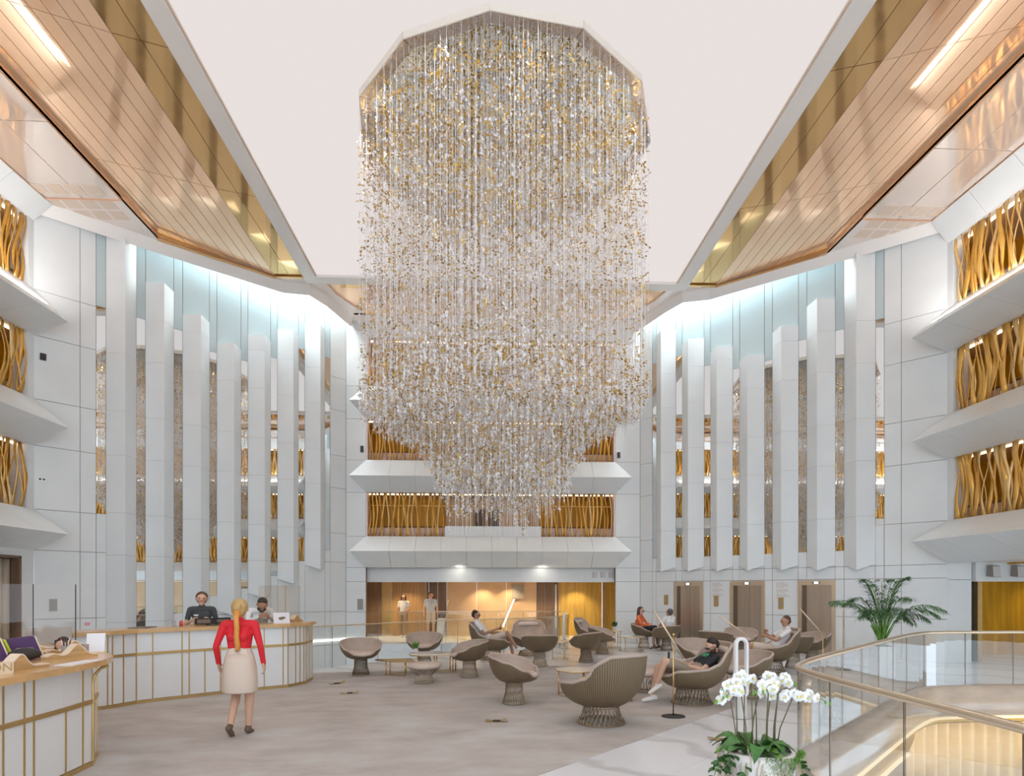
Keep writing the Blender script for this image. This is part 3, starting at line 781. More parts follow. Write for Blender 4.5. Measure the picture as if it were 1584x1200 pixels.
def half(edge, s, xin, wallx):
    # s = -1 left, +1 right
    x = lambda d: xin + s * d                      # distance outwards from the frame
    cin, cmid, cout = x(fw), x(fw + 0.85), x(3.65)
    yb = 16.3
    # rim of pale soffit beyond the copper
    e1, e2, e3 = edge[0], edge[2], edge[3]
    P = [(wallx, 14.72), (cout, 14.72), (cout, yb), (cmid - s * 0.0, YB + 0.16), (cin, YB + 0.16), (cin, YB + fw), (xin, YB + fw), edge[4], edge[3], edge[2], edge[1], edge[0]]
    MB().prism(P, ZC, ZC + 0.06).build('soffit', 'ceiling_pink', CG)
    # long glossy side panels
    y = 14.72; k = 0
    while y > YF:
        y1 = max(y - 2.4, YF)
        xm = (wallx + s * -0.45 + cout) / 2
        for a, b in ((cout, xm), (xm, wallx - s * 0.45)):
            lo, hi = min(a, b) + .012, max(a, b) - .012
            MB().box(lo, hi, y1 + .012, y - .012, ZC, ZC + 0.04).build('gloss_panel', 'ceiling_gloss', CG)
        y = y1; k += 1
    MB().box(min(wallx, cout), max(wallx, cout), YF, 14.72, ZC + 0.03, ZC + 0.1).build('ceiling_back', 'frame_white', CG)
    MB().box(min(wallx - s * .45, wallx - s * .40), max(wallx - s * .45, wallx - s * .40), YF, 14.72, ZC - .03, ZC + .0).build('edge_trim', 'copper_joint', CG)
    MB().box(min(wallx - s * .40, cout), max(wallx - s * .40, cout), 14.70, 14.74, ZC - .02, ZC + .0).build('edge_trim', 'copper_joint', CG)
    # perforated service tiles
    for r in range(3):
        for c in range(4):
            xx = cout + s * (0.25 + c * 0.42) ; yy = 14.2 + r * 0.42 + (0.12 if r else 0)
            if r == 2 and c > 2: continue
            MB().box(min(xx, xx + s * .34), max(xx, xx + s * .34), yy, yy + .34, ZC - .006, ZC + .002).build('vent_tile', 'grille', CG)
    # copper: narrow flat strip beside the frame, then the broad panel rising outwards
    zo = ZC + 0.15
    cuts = [-9.0, -1.1, 2.8, 6.7, 10.6, 14.5, 30.0]
    zat = lambda xx: ZC + .02 + (max(0.0, abs(xx - cin) - 0.85) / abs(cout - cmid)) * (zo - ZC)
    def yend(xx): return YB + 0.16 if abs(xx - cin) <= 0.85 + 1e-6 else YB + 0.16 + (yb - YB - 0.16) * (xx - cmid) / (cout - cmid)
    n = 9
    xs_ = [cin, (cin + cmid) / 2] + [cmid + (cout - cmid) * j / n for j in range(n + 1)]
    for c0, c1 in zip(cuts, cuts[1:]):
        for j in range(len(xs_) - 1):
            a, b = xs_[j], xs_[j + 1]
            lo = lambda xx: max(YF, c0 - .3 * abs(xx - cin)) + .007
            hi = lambda xx: min(c1 - .3 * abs(xx - cin), yend(xx)) - .007
            if hi(a) - lo(a) < .03 or hi(b) < YF + .05: continue
            g = .006 * s
            A, B = a + g, b - g
            hb = max(hi(b), lo(b) + .01)
            r0 = [(A, lo(a), zat(a)), (B, lo(b), zat(b)), (B, hb, zat(b)), (A, hi(a), zat(a))]
            MB().hull(r0, [(x_, y_, z_ + .03) for x_, y_, z_ in r0]).build('copper_strip' if j < 2 else 'copper_panel', 'copper_deep' if j < 2 else 'copper', CG)
    MB().add([(cin, YF, ZC + .055), (cmid, YF, ZC + .055), (cout, YF, zo + .055), (cout, yb, zo + .055), (cmid, YB + .16, ZC + .055), (cin, YB + .16, ZC + .055)], [(0, 1, 4, 5), (1, 2, 3, 4)]).build('copper_backing', 'copper_joint', CG)
    # lips of the trough
    MB().add([(cout, YF, ZC), (cout, yb, ZC), (cout, yb, zo + .06), (cout, YF, zo + .06)], [(0, 1, 2, 3)]).build('trough_lip', 'copper', CG)
    MB().add([(cout, yb, ZC), (cmid, YB + .16, ZC), (cmid, YB + .16, ZC + .06), (cout, yb, zo + .06)], [(0, 1, 2, 3)]).build('trough_lip', 'copper_deep', CG)
    tr = MB(); tr.bar((cout, yb, ZC - .01), (cmid, YB + .16, ZC - .01), .10, .03); tr.bar((cmid, YB + .12, ZC - .01), (cin, YB + .12, ZC - .01), .10, .03); tr.build('trough_trim', 'copper_deep', CG)
    # fascia and the back of the soffit rising into the skylight slot
    fa = MB(); up = MB()
    for (a, b) in zip(edge, edge[1:]):
        ax, ay = a; bx, by = b
        fa.add([(ax, ay, ZC + .02), (bx, by, ZC + .02), (bx - s * .06, by - .08, ZC - .24), (ax - s * .06, ay - .08, ZC - .24)][::1], [(0, 1, 2, 3)])
        fa.add([(ax - s * .06, ay - .08, ZC - .24), (bx - s * .06, by - .08, ZC - .24), (bx - s * .14, by - .30, ZC + .0), (ax - s * .14, ay - .30, ZC + .0)], [(0, 1, 2, 3)])
        up.add([(ax, ay, ZC + .02), (bx, by, ZC + .02), (bx, by, 12.75), (ax, ay, 12.75)], [(0, 1, 2, 3)])
    fa.build('fascia', 'frame_white', CG); up.build('slot_upstand', 'cove_white', CG)
half(EDGE_L, -1, X0, CL[0]); half(EDGE_R, 1, X1, CR[0])
# copper inset between the frame and the back wall
bk = MB(); 
cpl = [(-4.9, 18.5), (5.55, 18.5), (5.35, 19.2), (4.7, 20.5), (-4.1, 20.5), (-4.75, 19.2)]
MB().prism([(p[0], p[1]) for p in cpl], ZC + .05, ZC + .09).build('copper_panel', 'copper', CG)
for y0, y1 in ((18.5, 18.7), (20.38, 20.5)):
    MB().box(-4.5, 5.1, y0, y1, ZC - .0, ZC + .05).build('copper_strip', 'copper_deep', CG)
rim = MB()
rim.prism([(X0 - .0, YB + fw), (X1, YB + fw), (5.55, 18.5), (-4.9, 18.5)], ZC, ZC + .05)
rim.prism([(-5.2, 19.5), (X0, YB + fw), (-4.9, 18.5), (-4.75, 19.2), (-4.1, 20.5), (-4.0, 21.0), (-4.75, 21.0)], ZC, ZC + .05)
rim.prism([(5.85, 19.5), (5.25, 21.0), (4.6, 21.0), (4.7, 20.5), (5.35, 19.2), (5.55, 18.5), (X1, YB + fw)], ZC, ZC + .05)
rim.prism([(-4.0, 21.0), (-4.1, 20.5), (4.7, 20.5), (4.6, 21.0)], ZC, ZC + .05)
rim.build('soffit', 'ceiling_pink', CG)
# skylight slots over the fin walls (bright diffusing lids)
for T, edge, nm in ((T_FL, EDGE_L, 'l'), (T_FR, EDGE_R, 'r')):
    q = [edge[0], edge[1], edge[2], edge[3], edge[4], edge[5]]
    w0 = T(8.7 if nm == 'l' else 8.9, -.02, 0)[:2]; w1 = T(0.05, -.02, 0)[:2]
    MB().prism(q + [w0, w1], 12.76, 12.8).build('skylight_lid', 'cove_light', CG)
# ================================================================ CHANDELIER
rnd = random.Random(11)
ch = thing('chandelier', 'huge ring chandelier of hanging threads with gold leaves and crystals', 'chandelier', (0.346, 12.5, ZC - 0.02))
NR = 12; RO = 3.0; a0 = R(-90 - 6)
def ngon(r, z): return [(r * math.cos(a0 + 2 * math.pi * k / NR), r * math.sin(a0 + 2 * math.pi * k / NR), z) for k in range(NR)]
o_t, o_b, i_b, i_t = ngon(RO, 0.0), ngon(RO, -0.13), ngon(RO - 0.24, -0.11), ngon(RO - 0.24, 0.0)
for k in range(NR):
    j = (k + 1) % NR
    def lerp(p, q, s): return tuple(p[i] + (q[i] - p[i]) * s for i in range(3))
    e = 0.003
    def seg(ring): return lerp(ring[k], ring[j], e), lerp(ring[k], ring[j], 1 - e)
    a, b = seg(o_t); c, d = seg(o_b); g, h = seg(ngon(RO - .02, 0)); g2, h2 = seg(ngon(RO - .02, -.13))
    MB().hull([a, c, g2, g], [b, d, h2, h]).build('ring_fascia', 'fascia_cream', ch)
    c, d = seg(ngon(RO - .02, -.125)); a, b = seg(i_b); a2, b2 = seg(ngon(RO - .24, -.02)); c2, d2 = seg(ngon(RO - .02, -.02))
    MB().hull([c, a, a2, c2], [d, b, b2, d2]).build('ring_band', 'silver_band', ch)
MB().lathe([(RO - .24, -0.05), (RO - .24, -0.03)], 48).build('mirror_disc', 'mirror', ch)
th_mb, cr_mb = MB(), MB()
lv, lf_, lm = [], [], []
def zbot(r, ang):
    q = r / 2.78
    t = min(1, max(0, (r - 1.15) / .75)); t = t * t * (3 - 2 * t)
    z = 3.62 + 1.28 * t + 0.45 * max(0, (r - 1.9) / 1.0) + .14 * math.sin(3 * ang + 1) + rnd.gauss(0, .10) - (abs(rnd.gauss(0, .35)) if r < 1.15 else 0)
    return z
def leaf_at(p, size):
    # butterfly: two folded leaflets on a short spine
    ax = Vector((rnd.gauss(0, 1), rnd.gauss(0, 1), rnd.gauss(0, .7))).normalized()
    s = ax.cross(Vector((0, 0, 1))).normalized(); u = s.cross(ax)
    f = rnd.uniform(-0.5, 0.9)
    P_ = Vector(p); k = len(lv)
    w = size * rnd.uniform(.75, 1.3)
    lv.extend([tuple(P_), tuple(P_ + ax * w * .55 + s * w * .45 + u * f * w * .4), tuple(P_ + ax * w * 1.0 + s * w * .05), tuple(P_ + ax * w * .5 - s * w * .35 + u * f * w * .4),
               tuple(P_ - ax * w * .5 + s * w * .4 - u * f * w * .3), tuple(P_ - ax * w * .8 - s * w * .1), tuple(P_ - ax * w * .45 - s * w * .35 - u * f * w * .3)])
    m = 0 if rnd.random() < .62 else 1
    lf_.extend([(k, k + 1, k + 2, k + 3), (k, k + 4, k + 5, k + 6)]); lm.extend([m, m])
NT = 1250
golden = math.pi * (3 - 5 ** .5)
for i in range(NT):
    r = 2.93 * math.sqrt((i + 0.5) / NT); ang = i * golden
    r += rnd.uniform(-.05, .05)
    x, y = r * math.cos(ang), r * math.sin(ang)
    zb = zbot(r, ang) - (ZC - 0.02)
    rr = 0.0030
    tri = [(x + rr * math.cos(a), y + rr * math.sin(a)) for a in (0, 2.09, 4.19)]
    th_mb.add([(p[0], p[1], -0.05) for p in tri] + [(p[0], p[1], zb) for p in tri], [(0, 1, 4, 3), (1, 2, 5, 4), (2, 0, 3, 5)])
    L_ = -0.35 - zb
    nl = int(9 + L_ * 1.05)
    for k in range(nl):
        s = rnd.random()
        q = rnd.random()
        if q < .34: z = zb + (0.42 if r < 1.2 else .10) + abs(rnd.gauss(0, .38))            # dense skirt above every thread's end
        elif q < .5: z = -0.45 - abs(rnd.gauss(0, 1.0))
        else: z = -0.35 - s * L_ * 0.93
        z = max(zb + (.36 if r < 1.2 else .02), min(-.3, z))
        leaf_at((x + rnd.gauss(0, .02), y + rnd.gauss(0, .02), z), .064)
    for k in range(int(nl * 1.8)):
        q = rnd.random()
        z = (zb + (.40 if r < 1.2 else .05) + abs(rnd.gauss(0, .35))) if q < .4 else -0.35 - rnd.random() * L_ * .95
        z = max(zb + (.34 if r < 1.2 else 0), min(-.25, z)); c = rnd.uniform(.010, .024)
        px, py = x + rnd.gauss(0, .015), y + rnd.gauss(0, .015)
        cr_mb.add([(px - c, py, z), (px, py - c, z), (px + c, py, z), (px, py + c, z), (px, py, z + c * 1.5), (px, py, z - c * 1.5)],
                  [(0, 1, 4), (1, 2, 4), (2, 3, 4), (3, 0, 4), (1, 0, 5), (2, 1, 5), (3, 2, 5), (0, 3, 5)])
th_mb.build('hanging_threads', 'thread', ch, kind='stuff', fix=False)
cr_mb.build('crystals', 'crystal', ch, kind='stuff', fix=False)
lb = MB(); lb.v = lv; lb.f = lf_; lb.mi = lm
lb.build('gold_leaves', ['leaf_gold', 'leaf_bronze'], ch, kind='stuff', fix=False)
# spots set in the ring, shining down through the strands
for k in range(12):
    a = a0 + 2 * math.pi * (k + .5) / 12
    l = bpy.data.lights.new('ring_spot', 'SPOT'); l.energy = 120; l.color = (1, .96, .93); l.spot_size = R(110); l.spot_blend = .9; l.shadow_soft_size = .30
    lo = bpy.data.objects.new('ring_spot', l); C.objects.link(lo); lo.location = (0.346 + 2.83 * math.cos(a), 12.5 + 2.83 * math.sin(a), ZC - .20)

# ================================================================ BALUSTRADES AND STAIRWELL
def arc(path):
    L = [0.0]
    for a, b in zip(path, path[1:]): L.append(L[-1] + math.dist(a, b))
    def at(s):
        s = max(0, min(L[-1], s))
        for k in range(len(path) - 1):
            if s <= L[k + 1] + 1e-9:
                q = (s - L[k]) / (L[k + 1] - L[k])
                return (path[k][0] + (path[k + 1][0] - path[k][0]) * q, path[k][1] + (path[k + 1][1] - path[k][1]) * q), k
        return path[-1], len(path) - 2
    return at, L
def offset(path, d):
    out = []
    for i, p in enumerate(path):
        a = path[max(i - 1, 0)]; b = path[min(i + 1, len(path) - 1)]
        dx, dy = b[0] - a[0], b[1] - a[1]; l = math.hypot(dx, dy)
        out.append((p[0] + dy / l * d, p[1] - dx / l * d))
    return out
def balustrade(label, path, z0, z1, pane, rail_r, rail_m, group=None):
    b = thing('glass_balustrade', label, 'railing', (path[0][0], path[0][1], 0), 0, group)
    ox, oy = path[0]
    at, L = arc(path)
    n = max(1, round(L[-1] / pane)); w = L[-1] / n
    for k in range(n):
        s0, s1 = k * w + .006, (k + 1) * w - .006
        ss = [s0] + [l for l in L if s0 + .02 < l < s1 - .02] + [s1]
        pts = [at(s)[0] for s in ss]
        g = MB(); off = offset(pts, .006); of2 = offset(pts, -.006)
        V = []
        for (p, q) in zip(off, of2): V += [(p[0] - ox, p[1] - oy, z0), (p[0] - ox, p[1] - oy, z1), (q[0] - ox, q[1] - oy, z1), (q[0] - ox, q[1] - oy, z0)]
        F = []
        for i in range(len(pts) - 1):
            for c in range(4): F.append((i * 4 + c, i * 4 + (c + 1) % 4, i * 4 + 4 + (c + 1) % 4, i * 4 + 4 + c))
        F += [(0, 1, 2, 3), tuple((len(pts) - 1) * 4 + c for c in (3, 2, 1, 0))]
        g.add(V, F); g.build('glass_pane', 'glass_rail', b, fix=False)
        if k:
            (x, y), _ = at(k * w)
            MB().box(x - ox - .006, x - ox + .006, y - oy - .006, y - oy + .006, z0, z1).build('pane_joint', 'steel_dark', b)
    MB().tube([(p[0] - ox, p[1] - oy, z1 + rail_r * .7) for p in path], rail_r, 10).build('handrail', rail_m, b, smooth=True)
    return b
def smooth_path(path, it=2):
    for _ in range(it):
        out = [path[0]]
        for a, b in zip(path, path[1:]):
            out += [(a[0] * .75 + b[0] * .25, a[1] * .75 + b[1] * .25), (a[0] * .25 + b[0] * .75, a[1] * .25 + b[1] * .75)]
        path = out + [path[-1]]
    return path
SP = smooth_path([(3.0, 1.3), (3.0, 3.4), (3.0, 5.6), (3.3, 6.25), (5.5, 8.4), (7.75, 10.6), (8.5, 10.9), (12.0, 10.9), (18.5, 10.9)], 3)
balustrade('glass balustrade with champagne handrail sweeping around the stairwell', offset(SP, -.03), 0.06, 1.02, 0.95, .030, 'champagne')
BP = smooth_path(BACKRAIL, 2)
balustrade('glass balustrade with thin rail along the void before the corridor', offset(BP, -.0) if False else [(x + .10, y - .08) for x, y in BP][:-1] , 0.0, 0.98, 1.35, .016, 'champagne')
balustrade('short glass balustrade along the edge of the back corridor', [(-4.2, 21.12), (-1.4, 21.12), (1.2, 21.12), (2.6, 21.12)], 0.0, 1.1, 1.4, .014, 'champagne')

sw = struct('wall_stairwell')
def sweep(path, prof, name, m, smooth=True):
    mb = MB(); V = []; n = len(prof)
    cols = [offset(path, d) for d, z in prof]
    for i in range(len(path)):
        for k in range(n): V.append((cols[k][i][0], cols[k][i][1], prof[k][1]))
    F = [(i * n + k, i * n + k + 1, (i + 1) * n + k + 1, (i + 1) * n + k) for i in range(len(path) - 1) for k in range(n - 1)]
    mb.add(V, F)
    return mb.build(name, m, sw, smooth=smooth)
sweep(SP, [(-.14, -.03), (-.14, .03), (-.12, .05), (.0, .055), (.07, .03), (.12, -.03), (.16, -.16), (.18, -.34), (.17, -.46), (.12, -.5)], 'stone_fascia', 'stone_brown')
sweep(SP, [(.10, -.49), (.16, -.50), (.17, -.53), (.10, -.55)], 'fascia_bead', 'bead_glow')
sweep(SP, [(.08, -.54), (.12, -.57), (.10, -.62), (.02, -.64)], 'gold_cove', 'gold_soft')
SPD = [p for p in SP if p[0] < 7.6]
sweep(SPD, [(.04, -.62), (.02, -.80), (-.06, -1.02), (-.10, -1.06)], 'gold_panel', 'gold_soft')
sweep(SPD, [(-.10, -1.05), (-.02, -1.07), (-.10, -1.10)], 'fascia_bead', 'bead_glow')
sweep(SPD, [(-.10, -1.09), (-.12, -3.2)], 'stair_panel', 'stone_brown')
sweep(SP[40:], [(.02, -.63), (-.4, -.70), (-1.2, -.66), (-5.0, -.62)], 'gold_soffit', 'gold_soft')
# lower-level curtain of softly lit pleats
cu = thing('pleated_curtain', 'glowing cream pleated curtain on the lower level below the stairwell', 'curtain', (9.5, 13.2, -3.2))
cpts = []
for i in range(420):
    s = i / 419
    a = R(200 - 150 * s)
    bx, by = 10.6 + 4.6 * math.cos(a), 11.2 + 2.5 * math.sin(a)
    wv = .10 * math.sin(i * .62)
    cpts.append((bx + wv * math.cos(a) - 9.5, by + wv * math.sin(a) - 13.2))
mb = MB(); n = len(cpts)
mb.add([(x, y, 0.01) for x, y in cpts] + [(x, y, 2.1) for x, y in cpts], [(i, i + 1, n + i + 1, n + i) for i in range(n - 1)])
MB().tube([(x * 1.02, y * 1.02 + .05, 2.36) for x, y in cpts[::14]], .2, 8).build('valance', 'gold_soft', cu, smooth=True)
ob = mb.build('pleats', 'curtain', cu, smooth=True); sm = ob.modifiers.new('t', 'SOLIDIFY'); sm.thickness = .008
mb = MB(); mb.tube([(x * .97 + .0, y * .95 - .12, 2.1) for x, y in cpts[::14]], .03, 6); mb.build('curtain_track', 'brass_satin', cu)
area('curtain_wash', (10.6, 12.2, -0.95), (R(50), 0, 0), 7, .25, 70, (1, .82, .55))

# ================================================================ RECEPTION DESKS
def desk(label, path, strips, low_only, top_poly, H, zmid, depth, ztop=.06):
    o = path[0]
    dk = thing('reception_desk', label, 'reception desk', (o[0], o[1], 0), 0, 'reception desks')
    at, L = arc(path)
    loc = lambda p: (p[0] - o[0], p[1] - o[1])
    def slab(s0, s1, z0, z1, d0, d1, name, m):
        pts = [at(s0)[0]] + [path[k] for k, l in enumerate(L) if s0 + .01 < l < s1 - .01] + [at(s1)[0]]
        A = offset(pts, d1); B = offset(pts, d0)
        poly = [loc(p) for p in A] + [loc(p) for p in B[::-1]]
        MB().prism(poly, z0, z1).build(name, m, dk)
    slab(0, L[-1], 0.02, H - ztop, -depth, -.022, 'desk_core', 'brass_satin')
    full = [s for s in strips if s not in low_only]
    for a, b in zip(full, full[1:]):
        slab(a + .009, b - .009, zmid + .022, H - ztop, -.02, 0, 'front_panel', 'desk_panel')
    allr = sorted(strips)
    for a, b in zip(allr, allr[1:]):
        slab(a + .009, b - .009, .06, zmid - .022, -.02, 0, 'front_panel', 'desk_panel')
    for s in allr:
        s0, s1 = max(0, s - .009), min(L[-1], s + .009)
        slab(s0, s1, .05, (zmid if s in low_only else H - ztop), -.02, .007, 'brass_strip', 'brass_satin')
    slab(0, L[-1], zmid - .022, zmid + .022, -.02, .016, 'brass_rail', 'brass_satin')
    slab(0, L[-1], 0, .055, -.02, .012, 'kick_rail', 'brass_satin')
    MB().prism([loc(p) for p in top_poly], H - ztop, H).build('counter_top', 'wood_counter', dk)
    tp = top_poly
    return dk
Q = [(-6.1, 9.05), (-5.82, 9.45), (-5.62, 9.85), (-4.69, 10.75), (-3.75, 11.45), (-3.55, 11.9), (-3.6, 12.5)]
qo = offset(Q, .08); qi = offset(Q, -.62)
d1 = desk('long curved reception desk with white panels and brass strips, farther back', Q, [0, .33, .488, .56, .73, .935, 1.17, 1.61, 1.72, 1.97, 2.23, 2.65, 2.97, 3.31, 3.40, 3.6, 3.72, 3.83, 3.894, 4.17, 4.49], [1.97],
          qo + qi[::-1], 1.20, .80, .55)
MB().box(-.52, -.44, -.02, .30, 0.85, 1.14).build('end_panel', 'brass_satin', d1)
Q2 = [(-4.05, 2.0), (-4.05, 5.9), (-4.08, 6.37), (-4.3, 6.8), (-4.75, 7.25), (-5.6, 7.9), (-6.7, 8.7)]
d2 = desk('near reception desk with white panels and brass strips at the left edge', Q2, [0, .6, 1.2, 1.9, 2.3, 2.9, 3.19, 3.42, 3.53, 3.94, 4.21, 4.37, 4.85, 5.2, 5.6, 6.1, 6.9, 7.8], [3.94],
          [(-3.9, 2.0), (-3.9, 5.9), (-3.95, 6.4), (-4.08, 6.72), (-4.25, 6.97), (-4.7, 7.4), (-5.55, 8.05), (-6.6, 8.85), (-7.0, 8.4), (-7.0, 2.0)], 1.10, .67, .5)
# curved bracket under the counter at the corner
mb = MB(); mb.tube([(-.018, 4.37, .06), (-.018, 4.37, .86), (.0, 4.375, .95), (.05, 4.39, 1.01), (.11, 4.41, 1.035)], [.013, .013, .014, .016, .02], 6); mb.build('bracket', 'brass_satin', d2)
# ================================================================ LOUNGE FURNITURE
def interp(x, xs, ys):
    x = abs(x)
    for i in range(len(xs) - 1):
        if x <= xs[i + 1]:
            q = (x - xs[i]) / (xs[i + 1] - xs[i]); q = q * q * (3 - 2 * q)
            return ys[i] + (ys[i + 1] - ys[i]) * q
    return ys[-1]
AX = [0, 35, 60, 90, 130, 158, 180]
KIND = {
    'armchair': dict(z=[.76, .755, .74, .69, .56, .455, .44], r=[.41, .415, .43, .45, .44, .40, .39], z0=.35, r0=.13, rim=.020, sb=.185, st=.135, cr=.345, cz=.455, ct=.06),
    'easy': dict(ax=[0, 30, 46, 64, 90, 130, 158, 180], z=[.96, .955, .87, .655, .585, .55, .46, .42], r=[.60, .625, .605, .55, .545, .56, .52, .48], z0=.245, r0=.22, rim=.024, sb=.325, st=.235, cr=.40, cz=.40, ct=.07),
}
def shell_pt(k, th, t, ins=0.0):
    d = KIND[k]
    ax = d.get('ax', AX); zr = interp(th, ax, d['z']); rr = interp(th, ax, d['r'])
    a = R(th)
    r = d['r0'] + (rr - d['r0']) * math.sin(t * math.pi / 2) ** (0.9 if k == 'armchair' else 0.88)
    z = d['z0'] + (zr - d['z0']) * (1 - math.cos(t * math.pi / 2) ** 1.15) if k == 'armchair' else d['z0'] + (zr - d['z0']) * t ** 1.55
    r -= ins; z += ins * .35
    return (r * math.sin(a), -r * math.cos(a), z)
CM = {}
def chair_meshes(k):
    d = KIND[k]; n, m = 56, 12
    ths = [-180 + 360 * i / n for i in range(n)]
    def surf(ins, t0=0.0):
        V = [shell_pt(k, th, t0 + (1 - t0) * j / m, ins) for j in range(m + 1) for th in ths]
        F = [(j * n + i, j * n + (i + 1) % n, (j + 1) * n + (i + 1) % n, (j + 1) * n + i) for j in range(m) for i in range(n)]
        F.append(tuple(range(n)))
        return MB().add(V, F)
    CM[k] = {}
    CM[k]['shell'] = surf(0).mesh('shell', 'wire_shell', True)
    CM[k]['lining'] = surf(.032).mesh('lining', 'fabric', True)
    for q in ('shell', 'lining'): MB().fix(CM[k][q])
    mb = MB(); mb.tube([shell_pt(k, th, 1.0, .014) for th in ths], d['rim'], 8, closed=True); CM[k]['rim'] = mb.mesh('rim', 'fabric', True)
    c, cz, ct = d['cr'], d['cz'], d['ct']
    mb = MB(); mb.lathe([(c * .2, -.12), (c * .86, -.05), (c * .97, -.02), (c, .01), (c * .97, .035), (c * .88, .05), (c * .4, .062), (.01, .064)], 32, (0, .045, cz), 1, 1.0); CM[k]['seat'] = mb.mesh('seat_cushion', 'fabric_seat', True)
    if k == 'easy':
        mb = MB(); pts = []
        for i in range(13):
            th = -32 + 64 * i / 12
            x, y, z = shell_pt(k, th, .90, .085); pts.append((x, y, z - .02))
        mb.tube(pts, [.025, .05] + [.055] * 9 + [.05, .025], 10); CM[k]['headrest'] = mb.mesh('headrest', 'fabric_seat', True)
    # stand: flared cage of thin rods between rings
    sb, st, zt = d['sb'], d['st'], d['z0'] + .015
    mb = MB(); nr = 60
    for i in range(nr):
        a = 2 * math.pi * i / nr; tw = R(16) * (1 if i % 2 else -1)
        p = []
        for s in (0, .5, 1):
            r = sb + (st - sb) * s - .022 * math.sin(math.pi * s); aa = a + tw * s
            p.append((r * math.cos(aa), r * math.sin(aa), .012 + (zt - .012) * s))
        mb.tube(p, .0048 if k == 'armchair' else .0056, 3, caps=False)
    CM[k]['rods'] = mb.mesh('wire_stand', 'wire')
    mb = MB()
    mb.tube([((sb) * math.cos(a), sb * math.sin(a), .012) for a in [2 * math.pi * i / 32 for i in range(32)]], .010, 6, closed=True)
    CM[k]['ring'] = mb.mesh('stand_ring', 'wire', True)
    for q, s in enumerate((.12, .86) if k == 'easy' else (.9,)):
        r = sb + (st - sb) * s - .02
        mb = MB(); mb.tube([(r * math.cos(a), r * math.sin(a), .012 + (zt - .012) * s) for a in [2 * math.pi * i / 32 for i in range(32)]], .006, 6, closed=True); CM[k]['ring%d' % q] = mb.mesh('stand_ring', 'wire', True)
for k in KIND: chair_meshes(k)
def chair(k, x, y, rz, label):
    o = thing('armchair' if k == 'armchair' else 'lounge_chair', label, 'chair', (x, y, 0.006), R(rz), 'wire-based lounge seats on the carpet')
    m = CM[k]
    for nm, key in (('shell', 'shell'), ('lining', 'lining'), ('rim', 'rim'), ('seat_cushion', 'seat'), ('headrest', 'headrest'), ('wire_stand', 'rods'), ('stand_ring', 'ring'), ('stand_ring', 'ring0'), ('stand_ring', 'ring1')):
        if key in m:
            p = put(nm, m[key], o)
            if key == 'rods': p['kind'] = 'stuff'; st_ = p
            if key.startswith('ring'): p.parent = st_
    return o
chair('armchair', -2.74, 13.1, 197, 'taupe wire armchair farthest left, open towards the viewer beside the glass')
chair('armchair', -1.57, 14.95, 178, 'taupe wire armchair behind the white coffee table with the green posy')
chair('armchair', -0.39, 12.71, 108, 'taupe wire armchair turned left at the end of the white coffee table')
chair('armchair', 0.42, 9.65, -108, 'taupe wire armchair standing alone mid carpet, turned to the right')
chair('easy', 1.55, 8.18, 32, 'high-backed wire lounge chair nearest the viewer, seen from behind')
chair('easy', 0.10, 16.0, -98, 'high-backed wire lounge chair under the man with sunglasses and phone')
chair('armchair', 1.25, 14.45, 2, 'wire armchair seen from behind before a high-backed chair by the rail')
chair('easy', 1.18, 17.0, 180, 'high-backed wire lounge chair facing the viewer behind an armchair')
chair('armchair', 2.51, 15.3, 50, 'wire armchair seen from behind left of the round brass nesting tables')
chair('easy', 3.28, 18.5, -118, 'high-backed wire lounge chair facing right near the white tower fan')
chair('armchair', 3.32, 17.35, -112, 'pale-lined wire armchair just before the high-backed chair near the tower fan')
chair('armchair', 5.0, 19.1, -125, 'wire armchair under the woman in the orange shirt')
chair('armchair', 5.46, 18.2, 30, 'wire armchair under the grey-haired person, back to the viewer')
chair('easy', 3.30, 9.6, 93, 'high-backed wire lounge chair under the man in black T-shirt and shorts')
chair('armchair', 4.45, 12.7, 190, 'wire armchair right behind the man in the black T-shirt, facing the viewer')
chair('armchair', 6.0, 15.6, -50, 'wire armchair seen from behind, between the two leaning lamp rods')
chair('armchair', 7.1, 16.6, 172, 'wire armchair facing the viewer in front of the middle lift')
chair('easy', 6.31, 13.2, 78, 'high-backed wire lounge chair under the reclining person in white')
chair('armchair', 4.42, 10.1, 112, 'wire armchair turned left just behind the white orchids')
chair('armchair', 7.2, 13.9, -5, 'wire armchair seen from behind at the right of the reclining person')
chair('armchair', 8.1, 14.7, 108, 'wire armchair turned left in front of the lift by the palm')
def ottoman(x, y, label):
    o = thing('ottoman', label, 'ottoman', (x, y, 0.006), 0, 'round wire ottomans')
    mb = MB(); nr = 40
    for i in range(nr):
        a = 2 * math.pi * i / nr; tw = R(14) * (1 if i % 2 else -1); p = []
        for s, r in ((0, .19), (.5, .155), (1, .30)):
            p.append((r * math.cos(a + tw * s), r * math.sin(a + tw * s), .01 + .29 * s))
        mb.tube(p, .0038, 3, caps=False)
    mb.build('wire_stand', 'wire', o, kind='stuff', fix=False)
    for r, z in ((.19, .01), (.30, .30)):
        mb = MB(); mb.tube([(r * math.cos(2 * math.pi * i / 32), r * math.sin(2 * math.pi * i / 32), z) for i in range(32)], .008, 6, closed=True); mb.build('stand_ring', 'wire', o, smooth=True)
    MB().lathe([(.02, .28), (.26, .285), (.31, .31), (.32, .35), (.30, .385), (.2, .40), (.01, .402)], 36).build('cushion', 'fabric_seat', o, smooth=True)
ottoman(-1.25, 11.9, 'round wire ottoman with pale cushion in front of the coffee tables')
ottoman(2.78, 10.72, 'round wire ottoman beside the man in black, behind the nearest lounge chair')
